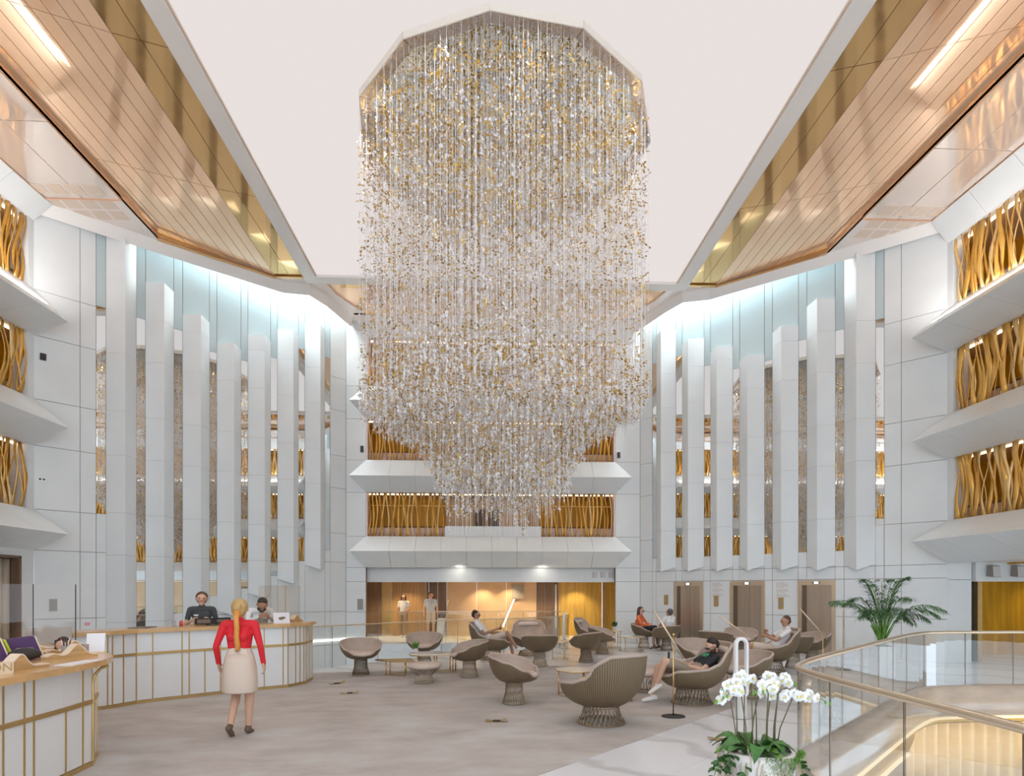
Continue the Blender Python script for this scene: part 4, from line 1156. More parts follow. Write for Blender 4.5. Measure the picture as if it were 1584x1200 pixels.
# tables
def legs(mb_list, o, pts, z, r=.012, m='brass'):
    for x, y in pts:
        MB().tube([(x, y, 0), (x, y, z)], r, 8).build('leg', m, o, smooth=True)
t = thing('coffee_table', 'low gold-topped angular coffee table beside the round ottoman', 'table', (-1.98, 13.0, .006), R(8))
MB().prism([(-.42, .28), (-.36, .30), (.28, .34), (.34, .30), (.42, -.34), (.36, -.37), (-.05, -.22), (-.44, .22)], .30, .325).build('table_top', 'table_gold', t)
legs(None, t, [(-.20, .02), (.20, -.22), (.22, .24), (-.12, .2)], .30)
MB().bar((-.20, .02, .02), (.2, -.22, .02), .016).build('stretcher', 'brass', t)
MB().bar((-.12, .2, .02), (.22, .24, .02), .016).build('stretcher', 'brass', t)
t = thing('coffee_table', 'white-topped coffee table on tall brass legs carrying a green posy', 'table', (-1.15, 13.6, .006), R(4))
MB().prism([(-.62, .05), (-.52, .30), (-.1, .36), (.48, .30), (.52, .22), (.50, -.26), (.42, -.32), (-.35, -.34), (-.56, -.22)], .395, .42).build('table_top', 'table_top', t)
MB().prism([(-.63, .05), (-.53, .31), (-.1, .37), (.49, .31), (.53, .22), (.51, -.27), (.42, -.33), (-.35, -.35), (-.57, -.22)], .375, .394).build('top_rim', 'brass', t)
legs(None, t, [(.36, -.2), (.42, -.05), (-.05, -.22), (.0, -.16), (-.42, .1), (.3, .2)], .38, .014)
MB().bar((.36, -.2, .02), (-.05, -.22, .02), .016).build('stretcher', 'brass', t)
def round_table(x, y, z, r, label, n=3, top='table_top'):
    o = thing('side_table', label, 'table', (x, y, .006), R(20), 'round brass side tables')
    MB().lathe([(r - .01, z - .02), (r, z - .015), (r, z)], 32).build('table_top', top, o)
    MB().tube([(r * math.cos(2 * math.pi * i / 32), r * math.sin(2 * math.pi * i / 32), z - .012) for i in range(32)], .010, 6, closed=True).build('top_rim', 'brass', o, smooth=True)
    legs(None, o, [((r - .05) * math.cos(2 * math.pi * i / n + .5), (r - .05) * math.sin(2 * math.pi * i / n + .5)) for i in range(n)], z - .02)
    MB().tube([((r - .05) * math.cos(2 * math.pi * i / 24), (r - .05) * math.sin(2 * math.pi * i / 24), .012) for i in range(24)], .007, 6, closed=True).build('foot_ring', 'brass', o, smooth=True)
    return o
round_table(1.52, 10.4, .45, .34, 'taller round white side table left of the nearest lounge chair')
round_table(2.18, 9.88, .34, .27, 'lower round white side table at the feet of the man in black', 4)
round_table(1.93, 15.95, .48, .26, 'round side table on stout brass legs right of the armchair pair')
round_table(4.36, 18.15, .44, .42, 'wider round nesting table beside the woman in orange', 4)
round_table(4.04, 19.04, .56, .26, 'smaller taller round nesting table with a little dark plant', 4)
round_table(4.85, 11.7, .40, .38, 'round table with red tin behind the black-shirt man', 4)
tag(MB().box(4.72, 4.86, 11.62, 11.76, .407, .58).build('tin', 'red_box'), 'small red tin on the round table behind the lounge chair', 'tin')
tag(MB().lathe([(.04, .407), (.045, .55), (.04, .56)], 14, (4.55, 11.68, 0)).build('cup', 'white_plastic', smooth=True), 'white cup beside the red tin', 'cup')
# small plants on tables
def posy(x, y, z, label, s=1.0, m='leaf_light', pot='pot_white'):
    o = thing('potted_posy', label, 'plant', (x, y, z))
    MB().lathe([(.03 * s, 0), (.04 * s, .07 * s), (.036 * s, .075 * s)], 14).build('pot', pot, o, smooth=True)
    r_ = random.Random(3)
    mb = MB()
    for i in range(26):
        a = r_.uniform(0, 6.28); e = r_.uniform(.2, 1.3); L_ = r_.uniform(.08, .16) * s
        p0 = Vector((0, 0, .07 * s)); d = Vector((math.cos(a) * math.cos(e), math.sin(a) * math.cos(e), math.sin(e)))
        sd = d.cross(Vector((0, 0, 1))).normalized() * .03 * s
        mb.add([p0, p0 + d * L_ * .6 + sd, p0 + d * L_, p0 + d * L_ * .6 - sd], [(0, 1, 2, 3)])
    mb.build('foliage', m, o, fix=False)
    return o
posy(-1.62, 13.6, .427, 'small green leafy posy in a pot on the white coffee table', 1.3)
posy(4.04, 19.04, .567, 'little dark plant on the smaller nesting table', 1.5, 'palm_leaf')
# floor lamps: slim brass pole on a dark oval foot with a leaning light rod
def lamp(x, y, label, h, rod=None, lit=False, lean=0.0):
    o = thing('floor_lamp', label, 'lamp', (x, y, .006), 0, 'slim brass rod lamps')
    MB().lathe([(.17, 0), (.17, .012), (.16, .018), (.03, .02)], 24, sx=1, sy=.8).build('foot', 'dark', o, smooth=True)
    MB().tube([(0, 0, .015), (lean, 0, h)], .0095, 8).build('pole', 'brass', o, smooth=True)
    if rod:
        (xa, za), (xb, zb) = rod
        lr = MB().tube([(xa, -.02, za), (xb, -.02, zb)], .013, 8).build('light_rod', 'lamp_glow' if lit else 'champagne', o, smooth=True)
        MB().ball((lean, -.01, h), .02, 8, 6).build('pivot', 'brass', lr, smooth=True)
    return o
lamp(2.66, 8.53, 'brass lamp before the man in black, its rod crossing the pole', 1.18, ((-.28, 1.52), (.14, .84)))
lamp(5.45, 12.15, 'brass lamp whose long rod leans between first and middle lift', .82, ((-.72, 1.30), (.06, .77)))
lamp(7.0, 12.3, 'brass lamp whose rod leans right of the middle lift', .86, ((-.50, 1.44), (.08, .80)))
lamp(8.17, 13.52, 'straight brass pole lamp beside the palm fronds', 1.60)
lamp(.45, 17.2, 'lamp with its light rod glowing beside the man with sunglasses', .92, ((-.02, .80), (.30, 1.58)), True, .02)
lamp(-1.35, 18.9 - 1.6, 'unlit leaning lamp rod left of the man with sunglasses', 1.55, None, False, .22)
# tower fans
def tower(x, y, rz, label, s=1.0):
    o = thing('tower_fan', label, 'fan', (x, y, .006), R(rz), 'white bladeless tower fans')
    MB().lathe([(.115, 0), (.115, .02), (.10, .03), (.085, .20), (.08, .30)], 24).build('base', 'grey_light', o, smooth=True)
    pts = [(-.085, 0, .34)]
    for i in range(13):
        a = math.pi - math.pi * i / 12; pts.append((.085 * math.cos(a), 0, 1.04 + .085 * math.sin(a)))
    pts.append((.085, 0, .34))
    for i in range(1, 6):
        a = -math.pi * i / 6; pts.append((.085 * math.cos(a), 0, .36 + .06 * math.sin(a)))
    m = MB(); m.tube(pts, .027, 10, closed=True)
    lp = m.build('air_loop', 'white_plastic', o, smooth=True); lp.scale = (1, 1.6, 1)
    m = MB(); m.tube([(p[0] * .76, p[1] - .03, p[2]) for p in pts[:15]], .006, 6); m.build('air_slot', 'grey_light', o)
tower(3.60, 8.42, 8, 'white looped tower fan right behind the orchids')
tower(2.42, 19.0, 80, 'white tower fan seen edge-on before the golden corridor doors')
# bronze floor sockets with lids flipped open on the carpet
for k, (x, y, a, lb) in enumerate(((-2.43, 10.7, 10, 'open bronze floor socket in front of the ottoman'), (-2.94, 11.85, 40, 'open bronze floor socket near the leftmost armchair'), (.12, 8.3, -5, 'open bronze floor socket left of the nearest lounge chair'), (2.83, 7.2, 0, 'small bronze floor plate on the marble by the orchid pot'))):
    o = thing('floor_socket', lb, 'floor socket', (x, y, .006), R(a), 'bronze floor sockets')
    MB().box(-.07, .07, -.06, .06, 0, .006).build('plate', 'brass_satin', o)
    m = MB(); m.hull([(-.15, -.05, .02), (-.07, -.05, .006), (-.07, .05, .006), (-.15, .05, .02)], [(-.15, -.05, .026), (-.07, -.05, .012), (-.07, .05, .012), (-.15, .05, .026)]); m.build('lid', 'brass_satin', o)
    if k < 3:
        m = MB(); m.hull([(.15, -.05, .045), (.07, -.05, .006), (.07, .05, .006), (.15, .05, .045)], [(.15, -.05, .052), (.07, -.05, .012), (.07, .05, .012), (.15, .05, .052)]); m.build('lid', 'brass_satin', o)
        MB().box(-.05, .05, -.04, .04, .006, .02).build('outlet', 'dark', o)
# ================================================================ PLANTS
r_ = random.Random(21)
# palm
pl = thing('potted_palm', 'tall feathery palm in a white square planter by the lift', 'plant', (8.27, 12.3, 0))
MB().box(-.17, .17, -.17, .17, 0, .66).build('planter', 'white_plastic', pl)
MB().box(-.155, .155, -.155, .155, .655, .668).build('soil', 'soil', pl)
for i in range(25):
    a = i * 2.4 + r_.uniform(-.2, .2)
    out = r_.uniform(.7, 1.25) if i > 6 else r_.uniform(.2, .6)
    rise = r_.uniform(.95, 1.45) if i > 6 else r_.uniform(1.35, 1.6)
    droop = r_.uniform(.2, .65) if i > 6 else .1
    ca, sa = math.cos(a), math.sin(a)
    def rach(s):
        return Vector((ca * out * s * (0.55 + .45 * s), sa * out * s * (.55 + .45 * s), .66 + rise * (1 - (1 - s) ** 1.7) - droop * s ** 3.2))
    pts = [rach(k / 10) for k in range(11)]
    fr = MB(); fr.m = 1
    fr.tube(pts, [.014 - .0011 * k for k in range(11)], 5)
    fr.m = 0
    n = 30
    for k in range(n):
        s = .30 + .64 * k / (n - 1)
        p = rach(s); d = (rach(min(1, s + .02)) - rach(s - .02)).normalized()
        side = d.cross(Vector((0, 0, 1))).normalized()
        L_ = .38 * math.sin(math.pi * (.18 + .78 * (k / (n - 1)))) ** .7
        for sg in (-1, 1):
            dr = (d * .62 + side * sg * .8 + Vector((0, 0, -.10 - r_.uniform(0, .35)))).normalized()
            w = dr.cross(Vector((0, 0, 1))).normalized() * .0125
            mid = p + dr * L_ * .5 + Vector((0, 0, .012)); tip = p + dr * L_ + Vector((0, 0, -.05))
            fr.add([p, mid + w, tip, mid - w], [(0, 1, 2, 3)])
    fr.build('frond', ['palm_leaf', 'leaf_light'], pl, fix=False)
for i in range(14):
    a = r_.uniform(0, 6.28); x, y = .09 * math.cos(a), .09 * math.sin(a)
    MB().tube([(x * .6, y * .6, .66), (x, y, .85), (x * 2.4, y * 2.4, 1.1)], [.012, .010, .006], 5).build('stalk', 'leaf_light', pl)

# orchids in a twig-covered pot
orx, ory = 1.82, 4.0
op = thing('orchid_planter', 'white orchids with moss and ivy in a pale twig-covered planter', 'plant', (orx, ory, 0))
MB().lathe([(.19, 0), (.205, .05), (.235, .4), (.245, .70), (.235, .74), (.20, .72)], 32).build('pot', 'pot_white', op, smooth=True)
MB().lathe([(.01, .69), (.22, .70), (.22, .705), (.01, .72)], 24).build('soil', 'soil', op)
tw = MB()
for i in range(120):
    a = r_.uniform(0, 6.28); p = []
    z = r_.uniform(.62, .76); a2 = a + r_.uniform(-.25, .25)
    for k in range(4):
        q = k / 3; aa = a + (a2 - a) * q + r_.uniform(-.04, .04); r = .245 + .015 * r_.random() - .03 * q
        p.append((r * math.cos(aa), r * math.sin(aa), z - q * r_.uniform(.25, .5)))
    tw.tube(p, .0035, 4, caps=False)
tw.build('twigs', 'twig', op, kind='stuff', fix=False)
def blade(L_, w, curl, n=6):
    V = []
    for i in range(n + 1):
        s = i / n; ww = w * math.sin(math.pi * min(1, .12 + .86 * s)) ** .8
        if i == n: ww = .002
        y = L_ * s * (1 - .25 * curl * s); z = curl * L_ * (.9 * s - 1.15 * s * s)
        V += [(-ww, y, z + .012), (0, y, z), (ww, y, z + .012)]
    F = []
    for i in range(n):
        for c in (0, 1): F.append((i * 3 + c, i * 3 + c + 1, i * 3 + 4 + c, i * 3 + 3 + c))
    return MB().add(V, F)
bms = [blade(.22, .045, .8).mesh('leaf', 'leaf', True), blade(.25, .05, 1.3).mesh('leaf', 'leaf', True), blade(.18, .04, .5).mesh('leaf', 'leaf_light', True)]
for i in range(24):
    a = i * 2.4; r = .05 + .10 * ((i * 7) % 5) / 5
    put('leaf', bms[i % 3], op, loc=(r * math.cos(a), r * math.sin(a), .715), rot=(r_.uniform(.0, .55), r_.uniform(-.3, .3), a - math.pi / 2))
# flower
fm = MB()
for k in range(5):
    a = R(90 + 72 * k); w = .026 if k in (1, 4) else .017; L_ = .036
    d = Vector((math.cos(a), 0, math.sin(a))); s = Vector((-math.sin(a), 0, math.cos(a)))
    c = [d * .004, d * L_ * .45 + s * w * .9, d * L_ * .85 + s * w * .7, d * L_ * 1.05, d * L_ * .85 - s * w * .7, d * L_ * .45 - s * w * .9]
    fm.add([(v.x, -.004 - .010 * (i in (1, 5)) + .004 * k, v.z) for i, v in enumerate(c)], [(0, 1, 2, 3, 4, 5)])
fm.m = 1; fm.ball((0, -.012, -.004), .008, 6, 5)
flo = fm.mesh('flower', ['petal', 'petal_core'])
bud = MB(); bud.ball((0, 0, 0), (.009, .009, .013), 6, 5); budm = bud.mesh('bud', 'leaf_light', True)
# stem anchor points (x offset, z of crown), read as a row of leaning stems
stems = [(-.15, -.02, -.18, 1.10), (-.12, .03, -.14, 1.18), (-.09, -.05, -.12, 1.14), (-.07, .04, -.07, 1.22), (-.03, 0, -.03, 1.20), (.02, .05, .02, 1.13), (.05, -.03, .06, 1.17), (.08, .03, .11, 1.21), (.10, -.04, .13, 1.18), (.12, .02, .15, 1.12), (.13, .0, .25, 1.09), (.0, .1, .09, 1.2)]
for i, (bx, by, tx, tz) in enumerate(stems):
    by2 = by + r_.uniform(-.04, .04)
    pts = [(bx, by, .70), (bx + (tx - bx) * .25, by, .70 + (tz - .70) * .45), (tx, by2, tz)]
    dirx = -1 if i < 6 else 1
    if 4 < i < 9: dirx *= -1
    sx = .16 if i > 9 else .10
    tail = [(tx + dirx * sx * .4, by2 - .02, tz + .03), (tx + dirx * sx * .8, by2 - .05, tz + .015), (tx + dirx * sx * 1.2, by2 - .07, tz - .03)]
    P_ = smooth_path3 = pts + tail
    stm = MB().tube(P_, [.005, .0045, .004, .0035, .003, .002], 5).build('flower_stem', 'stem', op, smooth=True)
    for k in range(5 if i % 2 else 4):
        s = .15 + .8 * k / 5
        j = min(int(s * 3), 2); q = s * 3 - j
        src = [pts[2]] + tail
        p = Vector(src[j]) * (1 - q) + Vector(src[j + 1]) * q
        f = put('flower', flo, stm, loc=(p.x + r_.uniform(-.02, .02), p.y - .03 + r_.uniform(-.02, .02), p.z - .015 + r_.uniform(-.025, .02)), rot=(r_.uniform(-.3, .2), r_.uniform(-.4, .4), r_.uniform(-.7, .5)))
        f.scale = (1.0,) * 3
    for k in range(2):
        put('bud', budm, stm, loc=(tail[2][0] + dirx * .015 * k + r_.uniform(-.01, .01), tail[2][1], tail[2][2] - .01 * k))
ms = MB()
for i in range(1500):
    a = r_.uniform(-1.9, -.1); q = r_.random(); r = .235 + .035 * r_.random() - .02 * q; z = .74 - .17 * q ** 1.3 * (.55 + .45 * math.sin(a * 3))
    p = Vector((r * math.cos(a) + .03, r * math.sin(a), z)); d = Vector((r_.gauss(0, 1), r_.gauss(0, 1), r_.gauss(0, .8))).normalized() * .022
    w = d.cross(Vector((0, 0, 1))).normalized() * .0028
    ms.add([p - w, p + w, p + d + Vector((0, 0, -.008))], [(0, 1, 2)])
ms.build('moss', 'moss', op, kind='stuff', fix=False)
ivm = blade(.055, .022, .3, 3).mesh('ivy_leaf', 'leaf', True)
for v, (vx, vy, vz, ex, ez) in enumerate(((-.2, -.14, .72, -.36, .66), (-.22, -.1, .70, -.30, .47), (-.16, -.2, .70, -.22, .42), (-.24, -.05, .71, -.34, .58), (.22, -.13, .70, .25, .45))):
    pts = [Vector((vx, vy, vz)).lerp(Vector((ex, vy - .06, ez)), k / 6) + Vector((0, 0, .03 * math.sin(math.pi * k / 6))) for k in range(7)]
    viv = MB().tube(pts, .003, 4).build('ivy_vine', 'leaf_light', op)
    for k in range(1, 7):
        for c in range(2):
            put('ivy_leaf', ivm, viv, loc=pts[k], rot=(r_.uniform(-.9, .3), r_.uniform(-.5, .5), r_.uniform(0, 6.28)))

# ================================================================ PEOPLE
def capsule_mesh(mb, p0, r0, p1, r1, n=10):
    p0, p1 = Vector(p0), Vector(p1)
    d = p1 - p0
    if d.length < 1e-5:
        mb.ball(p0, r0, n, 6); return
    d = d.normalized()
    pts = []; rs = []
    for a in (-88, -60, -30, 0): pts.append(p0 + d * r0 * math.sin(R(a))); rs.append(r0 * math.cos(R(a)))
    for a in (0, 30, 60, 88): pts.append(p1 + d * r1 * math.sin(R(a))); rs.append(r1 * math.cos(R(a)))
    mb.tube(pts, rs, n)
def person(name, label, loc, rz, J, spec, voxel=.009, scale=1.0):
    root = thing('person', label, 'person', loc, R(rz))
    root.scale = (scale,) * 3
    V = lambda k: Vector(J[k])
    prims = []          # p0, r0, p1, r1, material index
    mats = []
    def mi(m):
        if m not in mats: mats.append(m)
        return mats.index(m)
    sk, top, low, shoe = spec['skin'], spec['top'], spec['low'], spec['shoe']
    c = .006
    def cap(a, ra, b, rb, m): prims.append((Vector(a), ra, Vector(b), rb, mi(m)))
    f = Vector(J.get('face', (0, 1, 0))).normalized()
    upv = Vector(J.get('up', (0, 0, 1))); side = f.cross(upv).normalized(); u = side.cross(f).normalized()
    hd = V('head'); nk = V('neck'); ch_ = V('chest'); ws = V('waist'); pv = V('pelvis')
    sx = (V('shR') - V('shL')).normalized(); fem = spec.get('fem', False)
    # trunk
    w = .055 if fem else .07
    for sgn in (-1, 1):
        cap(ch_ + sx * sgn * w, .105 if fem else .112, ws + sx * sgn * w * .75, .092 if fem else .105, top)
        cap(ws + sx * sgn * w * .75, .095 if fem else .105, pv + sx * sgn * .07, .11, top if spec.get('long_top') else (top if not spec.get('low_waist') else low))
        cap(pv + sx * sgn * .07, .112, V('hipL' if sgn < 0 else 'hipR'), .10, low)
    shl, shr = V('shL'), V('shR')
    cap(shl.lerp(shr, .08), .062, shr.lerp(shl, .08), .062, top)
    cap(nk - (nk - ch_) * .35, .07, nk, .055, top)
    if fem:
        bf = sx.cross(nk - ws).normalized()
        for sgn in (-1, 1): cap(ch_ + sx * sgn * .07 + bf * .07 - (nk - ch_) * .15, .06, ch_ + sx * sgn * .07 + bf * .07 - (nk - ch_) * .2, .06, top)
    cap(nk, .048, hd - u * .07 - f * .012, .05, sk)
    # head
    cap(hd - f * .02 + u * .02, .088, hd + f * .022 + u * .015, .084, sk)
    cap(hd + f * .025 - u * .035, .066, hd + f * .048 - u * .088, .038, sk)
    cap(hd + f * .098 + u * .002, .010, hd + f * .110 - u * .024, .015, sk)
    for sgn in (-1, 1): cap(hd + side * sgn * .088 + u * .012, .016, hd + side * sgn * .09 - u * .018, .013, sk)
    # limbs
    for L_ in ('L', 'R'):
        s_, e_, w_ = V('sh' + L_), V('el' + L_), V('wr' + L_)
        ar = .9 if fem else 1.0
        slv = spec.get('sleeve', 'short')
        cap(s_, .058 * ar, s_.lerp(e_, .62), .050 * ar, top)
        cap(s_.lerp(e_, .62), (.050 if slv == 'long' else .043) * ar, e_, .041 * ar, top if slv == 'long' else sk)
        cap(e_, .041 * ar, e_.lerp(w_, .35), .041 * ar, top if slv == 'long' else sk); cap(e_.lerp(w_, .35), .041 * ar, w_, .028 * ar + (c if slv == 'long' else 0), top if slv == 'long' else sk)
        # hand: palm, four fingers with a knuckle bend, thumb from the side of the palm
        hv = Vector(J.get('hand' + L_, (w_ - e_))).normalized()
        pn = Vector(J.get('palm' + L_, sx * (1 if L_ == 'L' else -1)))
        pn = (pn - hv * pn.dot(hv)).normalized(); lat = hv.cross(pn).normalized()
        if lat.dot(f) < 0: lat = -lat
        curl = J.get('curl', .5)
        for q in (-.022, 0, .022): cap(w_ + lat * q * .7, .019, w_ + hv * .075 + lat * q, .015, sk)
        for q, ln in ((.031, .072), (.011, .082), (-.010, .076), (-.030, .06)):
            b0 = w_ + hv * .08 + lat * q; b1 = b0 + (hv * math.cos(curl * .6) + pn * math.sin(curl * .6)) * ln * .5
            b2 = b1 + (hv * math.cos(curl * 1.6) + pn * math.sin(curl * 1.6)) * ln * .5
            cap(b0, .0095, b1, .009, sk); cap(b1, .009, b2, .008, sk)
        t0 = w_ + hv * .03 + lat * .03; t1 = t0 + (hv * .7 + lat * .6 + pn * .3).normalized() * .04
        cap(t0, .012, t1, .0105, sk); cap(t1, .0105, t1 + (hv * .9 + pn * .4).normalized() * .03, .009, sk)
        h_, k_, a_ = V('hip' + L_), V('kn' + L_), V('an' + L_)
        lk = spec.get('legs', 'trousers')
        fr = {'trousers': 1, 'shorts': .78, 'skirt': .3}[lk]
        mk = h_.lerp(k_, fr)
        cap(h_, .098, mk, .098 + (.066 - .098) * fr + (c + .008 if lk == 'shorts' else 0), low)
        if fr < 1: cap(mk, .098 + (.060 - .098) * fr, k_, .056, sk)
        lm_ = low if lk == 'trousers' else sk
        cap(k_, .058, k_.lerp(a_, .3), .057, lm_); cap(k_.lerp(a_, .3), .055, a_, .038, lm_)
        tv = Vector(J.get('toe' + L_, (0, 1, -.25))).normalized()
        dn = Vector((0, 0, -1)); dn = (dn - tv * dn.dot(tv)).normalized()
        cap(a_, .04, a_ + dn * .045 - tv * .045, .036, shoe)
        cap(a_ + dn * .045 - tv * .045, .036, a_ + dn * .05 + tv * .10, .036, shoe); cap(a_ + dn * .05 + tv * .10, .036, a_ + dn * .058 + tv * .17, .028, shoe)
    mb = MB()
    for p0, r0, p1, r1, m in prims: capsule_mesh(mb, p0, r0, p1, r1)
    me = mb.mesh('tmp', 'skin'); mb.fix(me)
    tmp = bpy.data.objects.new('tmp', me); C.objects.link(tmp)
    md = tmp.modifiers.new('r', 'REMESH'); md.mode = 'VOXEL'; md.voxel_size = voxel
    ms_ = tmp.modifiers.new('s', 'SMOOTH'); ms_.factor = .5; ms_.iterations = 3
    dg = bpy.context.evaluated_depsgraph_get()
    nm = bpy.data.meshes.new_from_object(tmp.evaluated_get(dg))
    bpy.data.objects.remove(tmp)
    co = np.empty(len(nm.vertices) * 3, 'f'); nm.vertices.foreach_get('co', co); co = co.reshape(-1, 3)
    nf = len(nm.polygons); cen = np.empty(nf * 3, 'f'); nm.polygons.foreach_get('center', cen); cen = cen.reshape(-1, 3)
    best = np.full(nf, 1e9); idx = np.zeros(nf, 'i')
    for p0, r0, p1, r1, m in prims:
        a = np.array(p0); b = np.array(p1); d = b - a; l2 = max(1e-9, float(d @ d))
        t = np.clip(((cen - a) @ d) / l2, 0, 1)
        ds = np.linalg.norm(cen - (a + t[:, None] * d), axis=1) - (r0 + (r1 - r0) * t)
        k = ds < best; best[k] = ds[k]; idx[k] = m
    nm.materials.clear()
    for m in mats: nm.materials.append(MATS[m])
    nm.polygons.foreach_set('material_index', idx); nm.polygons.foreach_set('use_smooth', [True] * nf)
    nm.name = 'body'
    put('body', nm, root)
    # face
    fm_ = MB()
    for sgn in (-1, 1): fm_.ball(hd + f * .096 + side * sgn * .033 + u * .010, .011, 8, 6)
    fm_.build('eyes', 'dark', root, smooth=True)
    mm = MB(); capsule_mesh(mm, hd + f * .093 - u * .054 - side * .022, .007, hd + f * .093 - u * .054 + side * .022, .007, 6); mm.build('mouth', 'red_print' if not spec.get('beard') else 'skin_tan', root, smooth=True)
    # hair
    hm = MB(); H_ = spec.get('hair', 'hair_dark'); st = spec.get('style', 'short')
    hm.ball(hd - f * (.026 if st != 'short' else .032) + u * (.034 if st != 'short' else .044), .100 if st != 'short' else .090, 16, 12)
    hm.ball(hd - f * .045 - u * (.01 if st != 'short' else -.002), .088 if st != 'short' else .080, 14, 10)
    if st == 'long':
        for sgn in (-1, 0, 1): capsule_mesh(hm, hd - f * .03 + side * sgn * .06 + u * .02, .06, hd - f * .05 + side * sgn * .075 - u * .20, .04)
    if st == 'bob':
        for sgn in (-1, 1): capsule_mesh(hm, hd - f * .01 + side * sgn * .075 + u * .02, .04, hd - f * .02 + side * sgn * .08 - u * .08, .03)
        capsule_mesh(hm, hd - f * .06, .07, hd - f * .07 - u * .09, .05)
    if st == 'bun': hm.ball(hd - f * .11 + u * .07, .045, 12, 8)
    if st == 'braid': hm.ball(hd - f * .10 + u * .02, .06, 12, 8)
    hm.build('hair', H_, root, smooth=True)
    if spec.get('beard'):
        bm_ = MB(); capsule_mesh(bm_, hd + f * .038 - u * .06 - side * .035, .045, hd + f * .038 - u * .06 + side * .035, .045); bm_.ball(hd + f * .05 - u * .09, .045, 10, 8)
        bm_.build('beard', spec['beard'], root, smooth=True)
    if spec.get('glasses'):
        g = MB()
        for sgn in (-1, 1):
            cc = hd + f * .10 + side * sgn * .034 + u * .008
            g.ball(cc, .02, 10, 8); g.bar(cc + side * sgn * .018, hd - f * .0 + side * sgn * .092 + u * .015, .006)
        g.bar(hd + f * .108 - side * .015 + u * .01, hd + f * .108 + side * .015 + u * .01, .006)
        g.build('sunglasses' if spec['glasses'] == 'dark' else 'glasses', 'dark', root, smooth=False)
    root['_f'] = tuple(f); del root['_f']
    return root, hd, f, side, u
def J_stand(**k):
    d = dict(head=(0, .02, 1.575), neck=(0, -.005, 1.445), chest=(0, 0, 1.27), waist=(0, 0, 1.08), pelvis=(0, 0, .95), shL=(-.18, 0, 1.385), shR=(.18, 0, 1.385),
             elL=(-.235, -.03, 1.11), elR=(.235, -.03, 1.11), wrL=(-.25, .05, .88), wrR=(.25, .05, .88), hipL=(-.09, 0, .90), hipR=(.09, 0, .90),
             knL=(-.10, .02, .49), knR=(.10, .02, .49), anL=(-.10, -.02, .09), anR=(.10, -.02, .09))
    d.update(k); return d
def J_easy(**k):
    d = dict(head=(0, -.40, 1.06), neck=(0, -.40, .92), chest=(0, -.30, .78), waist=(0, -.18, .63), pelvis=(0, -.05, .53), shL=(-.19, -.34, .87), shR=(.19, -.34, .87),
             elL=(-.28, -.16, .68), elR=(.28, -.16, .68), wrL=(-.14, .08, .72), wrR=(.14, .08, .72), hipL=(-.10, .0, .52), hipR=(.10, .0, .52),
             knL=(-.13, .44, .58), knR=(.13, .44, .58), anL=(-.13, .56, .10), anR=(.13, .56, .10), face=(0, .9, -.35), up=(0, .3, 1), curl=1.0)
    d.update(k); return d
def J_arm(**k):
    d = dict(head=(0, -.10, 1.17), neck=(0, -.13, 1.03), chest=(0, -.14, .86), waist=(0, -.12, .69), pelvis=(0, -.08, .58), shL=(-.18, -.13, .97), shR=(.18, -.13, .97),
             elL=(-.26, .0, .76), elR=(.26, .0, .76), wrL=(-.10, .20, .72), wrR=(.10, .20, .72), hipL=(-.09, -.03, .57), hipR=(.09, -.03, .57),
             knL=(-.11, .40, .56), knR=(.11, .40, .56), anL=(-.11, .42, .10), anR=(.11, .42, .10), curl=.9)
    d.update(k); return d
# walking woman in red
w, hd, f, sd, u = person('person', 'woman walking away in red top and cream skirt with a long plait', (-3.09, 7.62, .006), 4,
    J_stand(knL=(-.09, .16, .50), anL=(-.08, -.10, .14), toeL=(0, 1, -.75), knR=(.09, .10, .49), anR=(.07, .12, .09), elL=(-.26, -.06, 1.12), elR=(.26, -.04, 1.12), wrL=(-.27, .06, .90), wrR=(.28, .02, .90)),
    dict(skin='skin', top='shirt_red', low='skirt_cream', shoe='shoe_brown', sleeve='long', legs='skirt', fem=True, hair='hair_blond', style='braid', low_waist=True), voxel=.008)
m = MB()
rings = []
for z, rx, ry in ((1.02, .155, .125), (.94, .178, .150), (.84, .198, .168), (.70, .208, .178), (.56, .205, .18), (.545, .200, .175)):
    rings.append([(rx * math.cos(2 * math.pi * i / 28) * (1 + .02 * math.sin(i * 1.8)), ry * math.sin(2 * math.pi * i / 28) + .02 * (1 - (z - .5)) * .4, z) for i in range(28)])
VV = [p for r in rings for p in r]; m.add(VV, [(j * 28 + i, j * 28 + (i + 1) % 28, (j + 1) * 28 + (i + 1) % 28, (j + 1) * 28 + i) for j in range(5) for i in range(28)])
ob = m.build('skirt', 'skirt_cream', w, smooth=True); ob.modifiers.new('t', 'SOLIDIFY').thickness = .008
m = MB(); m.tube([hd - f * .10, hd - f * .15 - u * .10, hd - f * .145 - u * .22 + sd * .01, hd - f * .135 - u * .34, hd - f * .13 - u * .46 + sd * .015, hd - f * .13 - u * .52], [.045, .035, .032, .034, .036, .012], 10)
m.build('plait', 'hair_ginger', w, smooth=True)
